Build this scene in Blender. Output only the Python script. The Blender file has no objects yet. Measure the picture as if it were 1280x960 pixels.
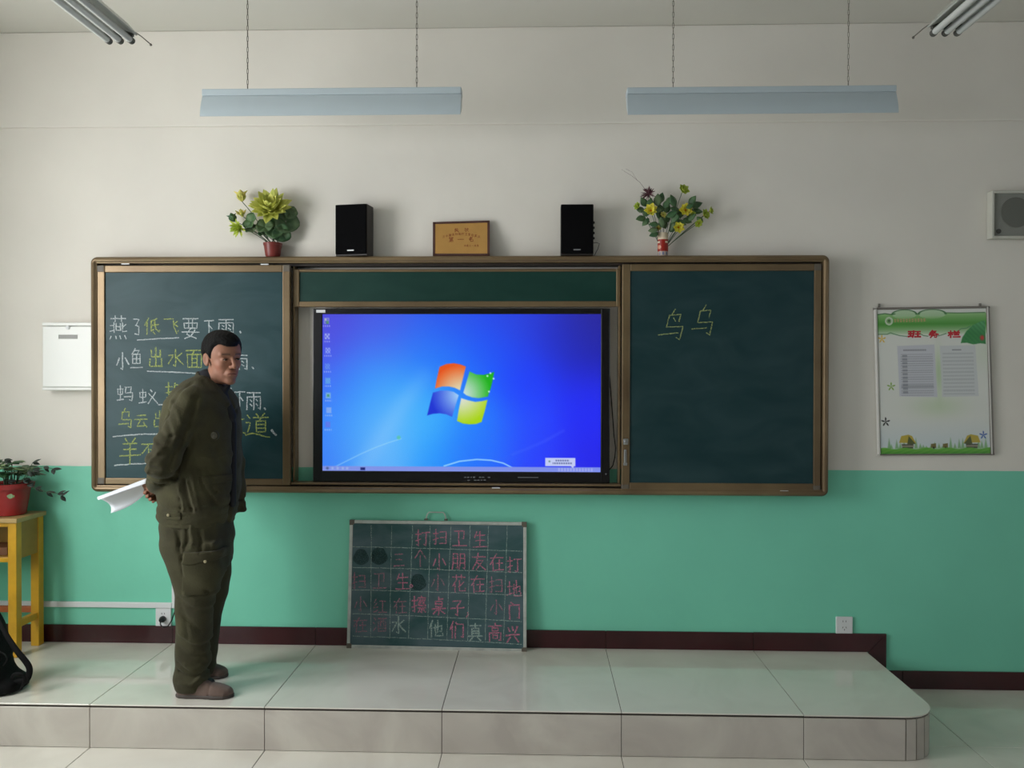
import bpy, bmesh, math, random
import numpy as np
from mathutils import Vector, Matrix

random.seed(7)
SC = bpy.context.scene
COL = SC.collection

# ------------------------------------------------------------------ camera
F_PX = 1026.5
CAM = Vector((0.0, -4.5008, 1.6844))
_yaw, _pitch, _roll = 0.0313, -0.0088, 0.0020
_r = Vector((math.cos(_yaw), math.sin(_yaw), 0))
_f = Vector((-math.sin(_yaw) * math.cos(_pitch), math.cos(_yaw) * math.cos(_pitch), math.sin(_pitch)))
_u = _r.cross(_f)
CR = _r * math.cos(_roll) + _u * math.sin(_roll)
CU = _u * math.cos(_roll) - _r * math.sin(_roll)
CF = _f
cd = bpy.data.cameras.new('camera')
cam = bpy.data.objects.new('camera', cd)
COL.objects.link(cam)
cd.sensor_width = 36.0
cd.lens = 36.0 * F_PX / 1280.0
cd.clip_start = 0.05
m = Matrix.Identity(4)
for i in range(3):
    m[i][0], m[i][1], m[i][2], m[i][3] = CR[i], CU[i], -CF[i], CAM[i]
cam.matrix_world = m
SC.camera = cam

# ------------------------------------------------------------------ exposure
SC.view_settings.view_transform = 'Standard'
SC.view_settings.look = 'None'
SC.view_settings.gamma = 1.0
SC.view_settings.use_curve_mapping = False
EXPO = -0.06
SC.view_settings.exposure = EXPO
SC.cycles.use_denoising = True
SC.cycles.max_bounces = 8
SC.cycles.diffuse_bounces = 5
SC.cycles.sample_clamp_indirect = 6.0

# ------------------------------------------------------------------ sky
wd = bpy.data.worlds.new('sky')
SC.world = wd
wd.use_nodes = True
nt = wd.node_tree
bgn = nt.nodes['Background']
bgn.inputs['Color'].default_value = (0.72, 0.84, 1.0, 1)
bgn.inputs['Strength'].default_value = 2.0

# room measures (metres): front wall at y = 0, main floor at z = 0
XL, XR, YB, ZC = -3.45, 3.95, -9.2, 3.59
HP, PD = 0.198, 0.8585            # height and depth of the teaching platform
TX0 = -2.0247                      # one tile joint; tiles are 0.8 m

def area(name, loc, target, sx, sy, power, color):
    ld = bpy.data.lights.new(name, 'AREA')
    ld.shape = 'RECTANGLE'; ld.size = sx; ld.size_y = sy
    ld.energy = power; ld.color = color
    o = bpy.data.objects.new(name, ld); COL.objects.link(o)
    o.location = loc
    d = (Vector(target) - Vector(loc)).normalized()
    o.rotation_euler = d.to_track_quat('-Z', 'Y').to_euler()
    return o

# daylight through the windows (left outside wall, right corridor wall)
LEFT_WINDOWS = [(-1.35, -3.15), (-3.95, -5.75), (-6.55, -8.35)]
RIGHT_WINDOWS = [(-2.2, -3.6), (-4.6, -6.0)]
LWZ = (0.95, 2.95)
RWZ = (1.1, 2.7)
for i, (a, b) in enumerate(LEFT_WINDOWS):
    area('window_daylight', (XL - 0.12, (a + b) / 2, sum(LWZ) / 2), (XL + 1, (a + b) / 2, sum(LWZ) / 2 - 0.12),
         1.7, 1.9, (134, 14, 7)[i], (1.0, 0.985, 0.965))
for i, (a, b) in enumerate(RIGHT_WINDOWS):
    area('corridor_daylight', (XR + 0.12, (a + b) / 2, sum(RWZ) / 2), (XR - 1, (a + b) / 2, sum(RWZ) / 2 - 0.05),
         1.3, 1.5, (2, 2)[i], (1.0, 0.95, 0.86))

# ------------------------------------------------------------------ pixel helpers
def ray(px, py):
    return (CF + CR * ((px - 640) / F_PX) - CU * ((py - 480) / F_PX)).normalized()
def at(px, py, Y):
    d = ray(px, py); return CAM + d * ((Y - CAM.y) / d.y)
def atz(px, py, Z):
    d = ray(px, py); return CAM + d * ((Z - CAM.z) / d.z)
def atpl(px, py, P, N):
    d = ray(px, py); return CAM + d * ((P - CAM).dot(N) / d.dot(N))

# ------------------------------------------------------------------ materials
def s2l(c):
    c = c / 255.0
    return c / 12.92 if c <= 0.04045 else ((c + 0.055) / 1.055) ** 2.4
def rgb(r, g, b):
    return (s2l(r), s2l(g), s2l(b), 1.0)

def mat(name, col, rough=0.5, metal=0.0, spec=0.5, var=0.0, vscale=4.0, bump=0.0, bscale=60.0, coat=0.0, sheen=0.0,
        emit=None, estr=0.0, col2=None):
    """principled material with a noise driven colour variation and fine bump"""
    M = bpy.data.materials.new(name); M.use_nodes = True
    T = M.node_tree; N = T.nodes; L = T.links
    B = N['Principled BSDF']
    B.inputs['Base Color'].default_value = col
    B.inputs['Roughness'].default_value = rough
    B.inputs['Metallic'].default_value = metal
    B.inputs['Specular IOR Level'].default_value = spec
    B.inputs['Coat Weight'].default_value = coat
    B.inputs['Sheen Weight'].default_value = sheen
    if emit is not None:
        B.inputs['Emission Color'].default_value = emit
        B.inputs['Emission Strength'].default_value = estr
    tc = N.new('ShaderNodeTexCoord')
    if var > 0 or col2 is not None:
        nz = N.new('ShaderNodeTexNoise'); nz.inputs['Scale'].default_value = vscale
        nz.inputs['Detail'].default_value = 5.0
        L.new(tc.outputs['Object'], nz.inputs['Vector'])
        mx = N.new('ShaderNodeMix'); mx.data_type = 'RGBA'
        c2 = col2 if col2 is not None else (col[0] * (1 - var), col[1] * (1 - var), col[2] * (1 - var), 1)
        mx.inputs[6].default_value = c2
        mx.inputs[7].default_value = col
        rp = N.new('ShaderNodeMapRange'); rp.inputs[1].default_value = 0.3; rp.inputs[2].default_value = 0.65
        L.new(nz.outputs['Fac'], rp.inputs[0]); L.new(rp.outputs[0], mx.inputs[0])
        L.new(mx.outputs[2], B.inputs['Base Color'])
    if bump > 0:
        nb = N.new('ShaderNodeTexNoise'); nb.inputs['Scale'].default_value = bscale
        nb.inputs['Detail'].default_value = 4.0
        L.new(tc.outputs['Object'], nb.inputs['Vector'])
        bp = N.new('ShaderNodeBump'); bp.inputs['Strength'].default_value = bump
        bp.inputs['Distance'].default_value = 0.01
        L.new(nb.outputs['Fac'], bp.inputs['Height']); L.new(bp.outputs[0], B.inputs['Normal'])
    return M

def vcol_mat(name, rough=0.5, emission=0.0, spec=0.4, sheen=0.0, bump=0.0, bscale=60):
    M = mat(name, (0.5, 0.5, 0.5, 1), rough=rough, spec=spec, sheen=sheen, bump=bump, bscale=bscale)
    T = M.node_tree; N = T.nodes; L = T.links; B = N['Principled BSDF']
    at_ = N.new('ShaderNodeAttribute'); at_.attribute_name = 'Col'
    if emission > 0:
        B.inputs['Base Color'].default_value = (0.01, 0.01, 0.012, 1)
        L.new(at_.outputs['Color'], B.inputs['Emission Color'])
        B.inputs['Emission Strength'].default_value = emission
    else:
        L.new(at_.outputs['Color'], B.inputs['Base Color'])
    return M

# ------------------------------------------------------------------ object helpers
def tag(o, label=None, cat=None, group=None, kind=None):
    if label: o['label'] = label
    if cat: o['category'] = cat
    if group: o['group'] = group
    if kind: o['kind'] = kind
    return o
def empty(name, loc, label=None, cat=None, group=None):
    o = bpy.data.objects.new(name, None); COL.objects.link(o)
    o.location = loc; o.empty_display_size = 0.1
    return tag(o, label, cat, group)
def root_of(o):
    off = Vector((0, 0, 0))
    while o is not None:
        off += o.location; o = o.parent
    return off

class MB:
    """collects geometry in world coordinates, links it as one mesh object"""
    def __init__(s): s.b = bmesh.new()
    def box(s, x0, x1, y0, y1, z0, z1, r=0.0, seg=2, mtx=None):
        t = bmesh.new()
        bmesh.ops.create_cube(t, size=1.0)
        for v in t.verts:
            v.co = Vector(((x0 + x1) / 2 + v.co.x * (x1 - x0), (y0 + y1) / 2 + v.co.y * (y1 - y0), (z0 + z1) / 2 + v.co.z * (z1 - z0)))
        if r > 0:
            bmesh.ops.bevel(t, geom=list(t.edges), offset=r, segments=seg, profile=0.5, affect='EDGES', clamp_overlap=True)
        s.join(t, mtx); return s
    def join(s, t, mtx=None):
        if mtx is not None: t.transform(mtx)
        me = bpy.data.meshes.new('tmp'); t.to_mesh(me); t.free(); s.b.from_mesh(me); bpy.data.meshes.remove(me)
    def cyl(s, p0, p1, r0, r1=None, n=16, cap=True):
        return s.tube([p0, p1], [r0, r0 if r1 is None else r1], n, cap)
    def tube(s, pts, rad, n=8, cap=True):
        pts = [Vector(p) for p in pts]
        if not isinstance(rad, (list, tuple)): rad = [rad] * len(pts)
        rings = []; up = None
        for i, p in enumerate(pts):
            t = (pts[min(i + 1, len(pts) - 1)] - pts[max(i - 1, 0)]).normalized()
            if up is None:
                a = Vector((0, 0, 1)) if abs(t.z) < 0.9 else Vector((1, 0, 0))
                up = t.cross(a).normalized()
            up = (up - t * up.dot(t)).normalized(); w = t.cross(up)
            rings.append([s.b.verts.new(p + (up * math.cos(2 * math.pi * k / n) + w * math.sin(2 * math.pi * k / n)) * rad[i]) for k in range(n)])
        for a, b in zip(rings, rings[1:]):
            for k in range(n): s.b.faces.new((a[k], a[(k + 1) % n], b[(k + 1) % n], b[k]))
        if cap:
            s.b.faces.new(rings[0][::-1]); s.b.faces.new(rings[-1])
        return s
    def lathe(s, c, prof, n=24, axis='Z'):
        c = Vector(c); rings = []
        for r, h in prof:
            ring = []
            for k in range(n):
                a = 2 * math.pi * k / n
                if axis == 'Z': q = Vector((r * math.cos(a), r * math.sin(a), h))
                elif axis == 'Y': q = Vector((r * math.cos(a), h, r * math.sin(a)))
                else: q = Vector((h, r * math.cos(a), r * math.sin(a)))
                ring.append(s.b.verts.new(c + q))
            rings.append(ring)
        for a, b in zip(rings, rings[1:]):
            for k in range(n): s.b.faces.new((a[k], a[(k + 1) % n], b[(k + 1) % n], b[k]))
        s.b.faces.new(rings[0][::-1]); s.b.faces.new(rings[-1])
        return s
    def extrude(s, prof, p0, A, B, L):
        """closed profile [(a, b)] swept from p0 along vector L"""
        p0, A, B, L = Vector(p0), Vector(A), Vector(B), Vector(L)
        r0 = [s.b.verts.new(p0 + A * a + B * b) for a, b in prof]
        r1 = [s.b.verts.new(p0 + A * a + B * b + L) for a, b in prof]
        n = len(prof)
        for k in range(n): s.b.faces.new((r0[k], r0[(k + 1) % n], r1[(k + 1) % n], r1[k]))
        s.b.faces.new(r0[::-1]); s.b.faces.new(r1)
        return s
    def grid(s, P):
        """P[i][j] points"""
        V = [[s.b.verts.new(p) for p in row] for row in P]
        for i in range(len(V) - 1):
            for j in range(len(V[0]) - 1):
                s.b.faces.new((V[i][j], V[i + 1][j], V[i + 1][j + 1], V[i][j + 1]))
        return s
    def poly(s, pts):
        s.b.faces.new([s.b.verts.new(p) for p in pts]); return s
    def build(s, name, m, parent=None, smooth=False, solid=0.0, sub=0, sharp=True, fixn=True):
        if fixn: bmesh.ops.recalc_face_normals(s.b, faces=list(s.b.faces))
        if smooth:
            for f in s.b.faces: f.smooth = True
            if sharp:
                for e in s.b.edges:
                    if len(e.link_faces) == 2 and e.calc_face_angle(0) > 0.7: e.smooth = False
        me = bpy.data.meshes.new(name)
        off = root_of(parent) if parent is not None else Vector((0, 0, 0))
        if parent is not None and off.length > 0:
            bmesh.ops.translate(s.b, verts=list(s.b.verts), vec=-off)
        s.b.to_mesh(me); s.b.free()
        if m: me.materials.append(m)
        o = bpy.data.objects.new(name, me); COL.objects.link(o)
        if parent is not None: o.parent = parent
        if solid > 0:
            md = o.modifiers.new('solid', 'SOLIDIFY'); md.thickness = solid; md.offset = 0
        if sub > 0:
            md = o.modifiers.new('sub', 'SUBSURF'); md.levels = sub; md.render_levels = sub
        return o

def np_mesh(name, V, Fq, m, parent=None, smooth=True, col=None):
    off = root_of(parent) if parent is not None else Vector((0, 0, 0))
    V = np.asarray(V, dtype=np.float64) - np.array(off)
    me = bpy.data.meshes.new(name)
    me.vertices.add(len(V)); me.vertices.foreach_set('co', V.astype(np.float32).ravel())
    Fq = np.asarray(Fq, dtype=np.int32)
    me.loops.add(Fq.size); me.loops.foreach_set('vertex_index', Fq.ravel())
    me.polygons.add(len(Fq))
    me.polygons.foreach_set('loop_start', np.arange(0, Fq.size, 4, dtype=np.int32))
    me.polygons.foreach_set('loop_total', np.full(len(Fq), 4, dtype=np.int32))
    me.update(calc_edges=True); me.validate()
    if smooth: me.polygons.foreach_set('use_smooth', np.ones(len(me.polygons), dtype=bool))
    if col is not None:
        ca = me.color_attributes.new('Col', 'FLOAT_COLOR', 'POINT')
        c4 = np.ones((len(V), 4), dtype=np.float32); c4[:, :3] = col
        ca.data.foreach_set('color', c4.ravel())
    if m: me.materials.append(m)
    o = bpy.data.objects.new(name, me); COL.objects.link(o)
    if parent is not None: o.parent = parent
    return o

# ------------------------------------------------------------------ materials used by the setting
def wall_material():
    M = bpy.data.materials.new('painted_plaster'); M.use_nodes = True
    T = M.node_tree; N = T.nodes; L = T.links; B = N['Principled BSDF']
    g = N.new('ShaderNodeNewGeometry'); sp = N.new('ShaderNodeSeparateXYZ'); L.new(g.outputs['Position'], sp.inputs[0])
    # green dado below 1.182 m with a slightly wavering masking line
    nz = N.new('ShaderNodeTexNoise'); nz.inputs['Scale'].default_value = 6.0; L.new(g.outputs['Position'], nz.inputs['Vector'])
    ma = N.new('ShaderNodeMath'); ma.operation = 'MULTIPLY_ADD'; ma.inputs[1].default_value = 0.006; L.new(nz.outputs['Fac'], ma.inputs[0]); L.new(sp.outputs['Z'], ma.inputs[2])
    gt = N.new('ShaderNodeMath'); gt.operation = 'GREATER_THAN'; gt.inputs[1].default_value = 1.185; L.new(ma.outputs[0], gt.inputs[0])
    # scuffs and uneven roller marks
    n2 = N.new('ShaderNodeTexNoise'); n2.inputs['Scale'].default_value = 1.7; n2.inputs['Detail'].default_value = 7.0; L.new(g.outputs['Position'], n2.inputs['Vector'])
    mr = N.new('ShaderNodeMapRange'); mr.inputs[1].default_value = 0.25; mr.inputs[2].default_value = 0.75; mr.inputs[3].default_value = 0.93; mr.inputs[4].default_value = 1.03; L.new(n2.outputs['Fac'], mr.inputs[0])
    mx = N.new('ShaderNodeMix'); mx.data_type = 'RGBA'
    mx.inputs[6].default_value = rgb(126, 212, 184); mx.inputs[7].default_value = rgb(228, 224, 216)
    L.new(gt.outputs[0], mx.inputs[0])
    ml = N.new('ShaderNodeMix'); ml.data_type = 'RGBA'; ml.blend_type = 'MULTIPLY'; ml.inputs[0].default_value = 1.0
    L.new(mx.outputs[2], ml.inputs[6]); L.new(mr.outputs[0], ml.inputs[7])
    L.new(ml.outputs[2], B.inputs['Base Color'])
    rr = N.new('ShaderNodeMix'); rr.data_type = 'FLOAT'; rr.inputs[2].default_value = 0.42; rr.inputs[3].default_value = 0.85
    L.new(gt.outputs[0], rr.inputs[0]); L.new(rr.outputs[0], B.inputs['Roughness'])
    B.inputs['Specular IOR Level'].default_value = 0.3
    n3 = N.new('ShaderNodeTexNoise'); n3.inputs['Scale'].default_value = 9.0; n3.inputs['Detail'].default_value = 6.0; L.new(g.outputs['Position'], n3.inputs['Vector'])
    bp = N.new('ShaderNodeBump'); bp.inputs['Strength'].default_value = 0.25; bp.inputs['Distance'].default_value = 0.01
    L.new(n3.outputs['Fac'], bp.inputs['Height']); L.new(bp.outputs[0], B.inputs['Normal'])
    return M
def tile_material(name, c1, c2, rough, spec=0.5):
    M = bpy.data.materials.new(name); M.use_nodes = True
    T = M.node_tree; N = T.nodes; L = T.links; B = N['Principled BSDF']
    g = N.new('ShaderNodeNewGeometry')
    nz = N.new('ShaderNodeTexNoise'); nz.inputs['Scale'].default_value = 2.2; nz.inputs['Detail'].default_value = 8.0
    nz.inputs['Distortion'].default_value = 1.3
    L.new(g.outputs['Position'], nz.inputs['Vector'])
    mr = N.new('ShaderNodeMapRange'); mr.inputs[1].default_value = 0.35; mr.inputs[2].default_value = 0.62; L.new(nz.outputs['Fac'], mr.inputs[0])
    mx = N.new('ShaderNodeMix'); mx.data_type = 'RGBA'; mx.inputs[6].default_value = c2; mx.inputs[7].default_value = c1
    L.new(mr.outputs[0], mx.inputs[0]); L.new(mx.outputs[2], B.inputs['Base Color'])
    B.inputs['Roughness'].default_value = rough
    B.inputs['Specular IOR Level'].default_value = spec
    return M

WALL = wall_material()
WALLD = mat('bounce_cutting_grey', rgb(150, 148, 140), rough=0.9, var=0.08, vscale=1.2)  # unseen back and right walls darkened beyond their paint to cut bounced light
CEIL = mat('ceiling_paint', rgb(214, 212, 204), rough=0.9, var=0.04, vscale=1.5)
TILE = tile_material('polished_floor_tile', rgb(222, 219, 208), rgb(212, 208, 197), 0.055, 0.65)
RISER = tile_material('riser_tile', rgb(204, 198, 188), rgb(184, 176, 168), 0.22, 0.5)
GROUT = mat('dark_grout', rgb(62, 56, 50), rough=0.9)
MAROON = mat('maroon_skirting_tile', rgb(64, 24, 30), rough=0.22, spec=0.5, var=0.3, vscale=5)
WHITEP = mat('white_plastic', rgb(222, 224, 226), rough=0.35, var=0.02)
DARKP = mat('black_plastic', rgb(18, 18, 20), rough=0.35, var=0.1, vscale=8)
WFRAME = mat('white_window_frame', rgb(225, 225, 222), rough=0.4, var=0.03)
ALU = mat('aluminium', rgb(170, 172, 172), rough=0.32, metal=0.85, var=0.08, vscale=12)
BRONZE = mat('champagne_aluminium', rgb(132, 113, 84), rough=0.36, metal=0.5, var=0.14, vscale=2.5, col2=rgb(106, 88, 66))
GREYCAP = mat('grey_corner_plastic', rgb(98, 91, 80), rough=0.5, var=0.1)
PANE = bpy.data.materials.new('window_glass'); PANE.use_nodes = True
_n = PANE.node_tree; _n.nodes.remove(_n.nodes['Principled BSDF'])
_a = _n.nodes.new('ShaderNodeBsdfTransparent'); _b = _n.nodes.new('ShaderNodeBsdfGlossy'); _b.inputs['Roughness'].default_value = 0.02
_m = _n.nodes.new('ShaderNodeMixShader'); _m.inputs[0].default_value = 0.08
_n.links.new(_a.outputs[0], _m.inputs[1]); _n.links.new(_b.outputs[0], _m.inputs[2])
_n.links.new(_m.outputs[0], _n.nodes['Material Output'].inputs['Surface'])

# ------------------------------------------------------------------ the room
def st(o, **k):
    o['kind'] = 'structure'
    return o
b = MB(); b.box(XL - 0.24, XR + 0.24, 0, 0.24, -0.1, ZC + 0.1)
st(b.build('wall_front', WALL))
b = MB(); b.box(XL, XR, -0.014, 0.0, 3.062, ZC, r=0.006)
st(b.build('trim_1', WALL))                                     # plaster step of the beam along the front wall
b = MB(); b.box(XL - 0.24, XR + 0.24, YB - 0.24, YB, -0.1, ZC + 0.1)
st(b.build('wall_back', WALLD))
b = MB(); b.box(XL - 0.24, XR + 0.24, YB - 0.24, 0.24, ZC, ZC + 0.15)
st(b.build('ceiling', CEIL))
def side_wall(name, x0, x1, wins, wz, WM):
    b = MB()
    ys = [0.0]
    for a, c in wins: ys += [a, c]
    ys.append(YB)
    b.box(x0, x1, YB, 0, -0.1, wz[0]); b.box(x0, x1, YB, 0, wz[1], ZC)
    for i in range(0, len(ys), 2): b.box(x0, x1, ys[i + 1], ys[i], wz[0], wz[1])
    return st(b.build(name, WM))
side_wall('wall_left', XL - 0.24, XL, LEFT_WINDOWS, LWZ, WALL)
side_wall('wall_right', XR, XR + 0.24, RIGHT_WINDOWS, RWZ, WALLD)
def window(idx, xc, y0, y1, z0, z1, n):
    b = MB(); t = 0.05
    b.box(xc - .03, xc + .03, y1, y0, z0, z0 + t, r=.005); b.box(xc - .03, xc + .03, y1, y0, z1 - t, z1, r=.005)
    for k in range(n + 1):
        yy = y1 + (y0 - y1 - t) * k / n
        b.box(xc - .03, xc + .03, yy, yy + t, z0, z1, r=.005)
    o = st(b.build('window_%d' % idx, WFRAME))
    for k in range(n):
        ya = y1 + (y0 - y1 - t) * k / n + t; yb = y1 + (y0 - y1 - t) * (k + 1) / n
        b = MB(); b.box(xc - .003, xc + .003, ya, yb, z0 + t, z1 - t); b.build('pane', PANE, o)
wi = 1
for a, c in LEFT_WINDOWS: window(wi, XL - 0.05, a, c, LWZ[0], LWZ[1], 3); wi += 1
for a, c in RIGHT_WINDOWS: window(wi, XR + 0.05, a, c, RWZ[0], RWZ[1], 2); wi += 1

# floor: slab with one tile object per 0.8 m tile
b = MB(); b.box(XL, XR, YB, 0, -0.1, -0.004)
floor = st(b.build('floor', GROUT))
def tile_mesh(w, d, h, r=0.0015):
    b = MB(); b.box(0, w, 0, d, -h, 0, r=r, seg=1)
    me = bpy.data.meshes.new('tile'); bmesh.ops.recalc_face_normals(b.b, faces=list(b.b.faces)); b.b.to_mesh(me); b.b.free(); return me
cache = {}
def put_tile(parent, x0, x1, y0, y1, z, h, M, name='tile'):
    key = (round(x1 - x0, 3), round(y1 - y0, 3), M.name)
    if key not in cache:
        me = tile_mesh(x1 - x0 - .0025, y1 - y0 - .0025, h); me.materials.append(M); cache[key] = me
    o = bpy.data.objects.new(name, cache[key]); COL.objects.link(o)
    o.parent = parent; o.location = Vector((x0 + .00125, y0 + .00125, z)) - root_of(parent)
xs = [XL]; x = TX0 - 0.8
while x < XR: xs.append(x); x += 0.8
xs.append(XR)
PXR = atz(1161, 880, HP).x          # right end of the platform
ys = [0.0]; y = -0.706
while y > YB: ys.append(y); y -= 0.8
ys.append(YB)
for i in range(len(xs) - 1):
    for j in range(len(ys) - 1):
        if ys[j] == 0.0 and xs[i + 1] < PXR - 0.3: continue      # under the platform
        put_tile(floor, xs[i], xs[i + 1], ys[j + 1], ys[j], 0.0, 0.004, TILE)

# teaching platform with a rounded right corner
CRN = 0.165
def corner_pts(inset, n=12):
    return [(PXR - CRN + (CRN - inset) * math.cos(a), -PD + CRN + (CRN - inset) * math.sin(a)) for a in [-math.pi / 2 * (1 - k / n) for k in range(n + 1)]]
b = MB()
out = [(XL, 0.0), (XL, -PD + .010)] + corner_pts(.010) + [(PXR - .010, 0.0)]
b.extrude([(p[0], p[1]) for p in out], (0, 0, 0.0), (1, 0, 0), (0, 1, 0), (0, 0, HP - .0085))
plat = b.build('teaching_platform', GROUT)
tag(plat, kind='structure')
joints = [XL, TX0 - .8] + [TX0 + .8 * k for k in range(5)]
for a, c in zip(joints, joints[1:]):
    put_tile(plat, a, c, -PD, 0, HP, 0.007, TILE)
b = MB()
out = [(joints[-1] + .00125, 0.0), (joints[-1] + .00125, -PD + .00125)] + corner_pts(0) + [(PXR, 0.0)]
b.extrude(out, (0, 0, HP - .007), (1, 0, 0), (0, 1, 0), (0, 0, .007))
b.build('tile', TILE, plat)
for a, c in zip(joints, joints[1:] + [PXR - CRN]):
    b = MB(); b.box(a + .0015, c - .0015, -PD + .001, -PD + .010, .002, HP - .0165, r=.001, seg=1)
    b.build('riser_tile', RISER, plat)
cp = corner_pts(.002, 5); ci = corner_pts(.010, 5)
for k in range(5):
    e = 0.0024
    p, q = Vector((*cp[k], 0)), Vector((*cp[k + 1], 0)); d = (q - p).normalized()
    p2, q2 = Vector((*ci[k], 0)), Vector((*ci[k + 1], 0))
    b = MB(); b.extrude([(v.x, v.y) for v in (p + d * e, q - d * e, q2 - d * e, p2 + d * e)], (0, 0, .002), (1, 0, 0), (0, 1, 0), (0, 0, HP - .018))
    b.build('corner_strip', RISER, plat)
b = MB(); b.box(PXR - .010, PXR - .001, -PD + CRN + .0015, -.002, .002, HP - .0165, r=.001, seg=1)
b.build('riser_tile', RISER, plat)

# skirting: tiles along the platform, a mitred end piece down its side, tiles on the floor at the right
BH = 0.098
xe = at(1108, 800, -.012).x
xm = at(1085, 800, -.012).x
sk = MB(); sk.box(XL, xm, -.008, -.001, HP + .002, HP + BH - .004); sk = sk.build('baseboard_front', GROUT); st(sk)
bx = [XL, TX0 - .8] + [TX0 + .8 * k for k in range(6)]
for a, c in zip(bx, bx[1:]):
    if c > xm: c = xm
    if a >= c: break
    b = MB()
    if c == xm:
        b.extrude([(a + .001, 0), (xm, 0), (xe, BH), (a + .001, BH)], (0, -.012, HP + .001), (1, 0, 0), (0, 0, 1), (0, .012, 0))
    else:
        b.box(a + .001, c - .001, -.012, -.0005, HP + .001, HP + BH, r=.0015, seg=1)
    b.build('skirting_tile', MAROON, sk)
b = MB(); b.extrude([(xm + .004, -.0), (xe, BH), (xe, -HP + BH + .001), (xm + .004, -HP + BH + .001)], (0, -.012, HP), (1, 0, 0), (0, 0, 1), (0, .012, 0))
b.build('skirting_tile', MAROON, sk)
a = PXR
a = xm + .004
for c in (TX0 + .8 * 5, TX0 + .8 * 6, TX0 + .8 * 7, XR - .001):
    if c <= a or c > XR: continue
    b = MB(); b.box(a + .001, c - .001, -.012, -.0005, .001, BH, r=.0015, seg=1); b.build('skirting_tile', MAROON, sk); a = c
b = MB(); b.box(XR - .012, XR - .0005, YB, -.013, .001, BH, r=.0015, seg=1); st(b.build('baseboard_right', MAROON))
b = MB(); b.box(XL + .0005, XL + .012, YB, -PD - .01, .001, BH, r=.0015, seg=1); st(b.build('baseboard_left', MAROON))
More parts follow.
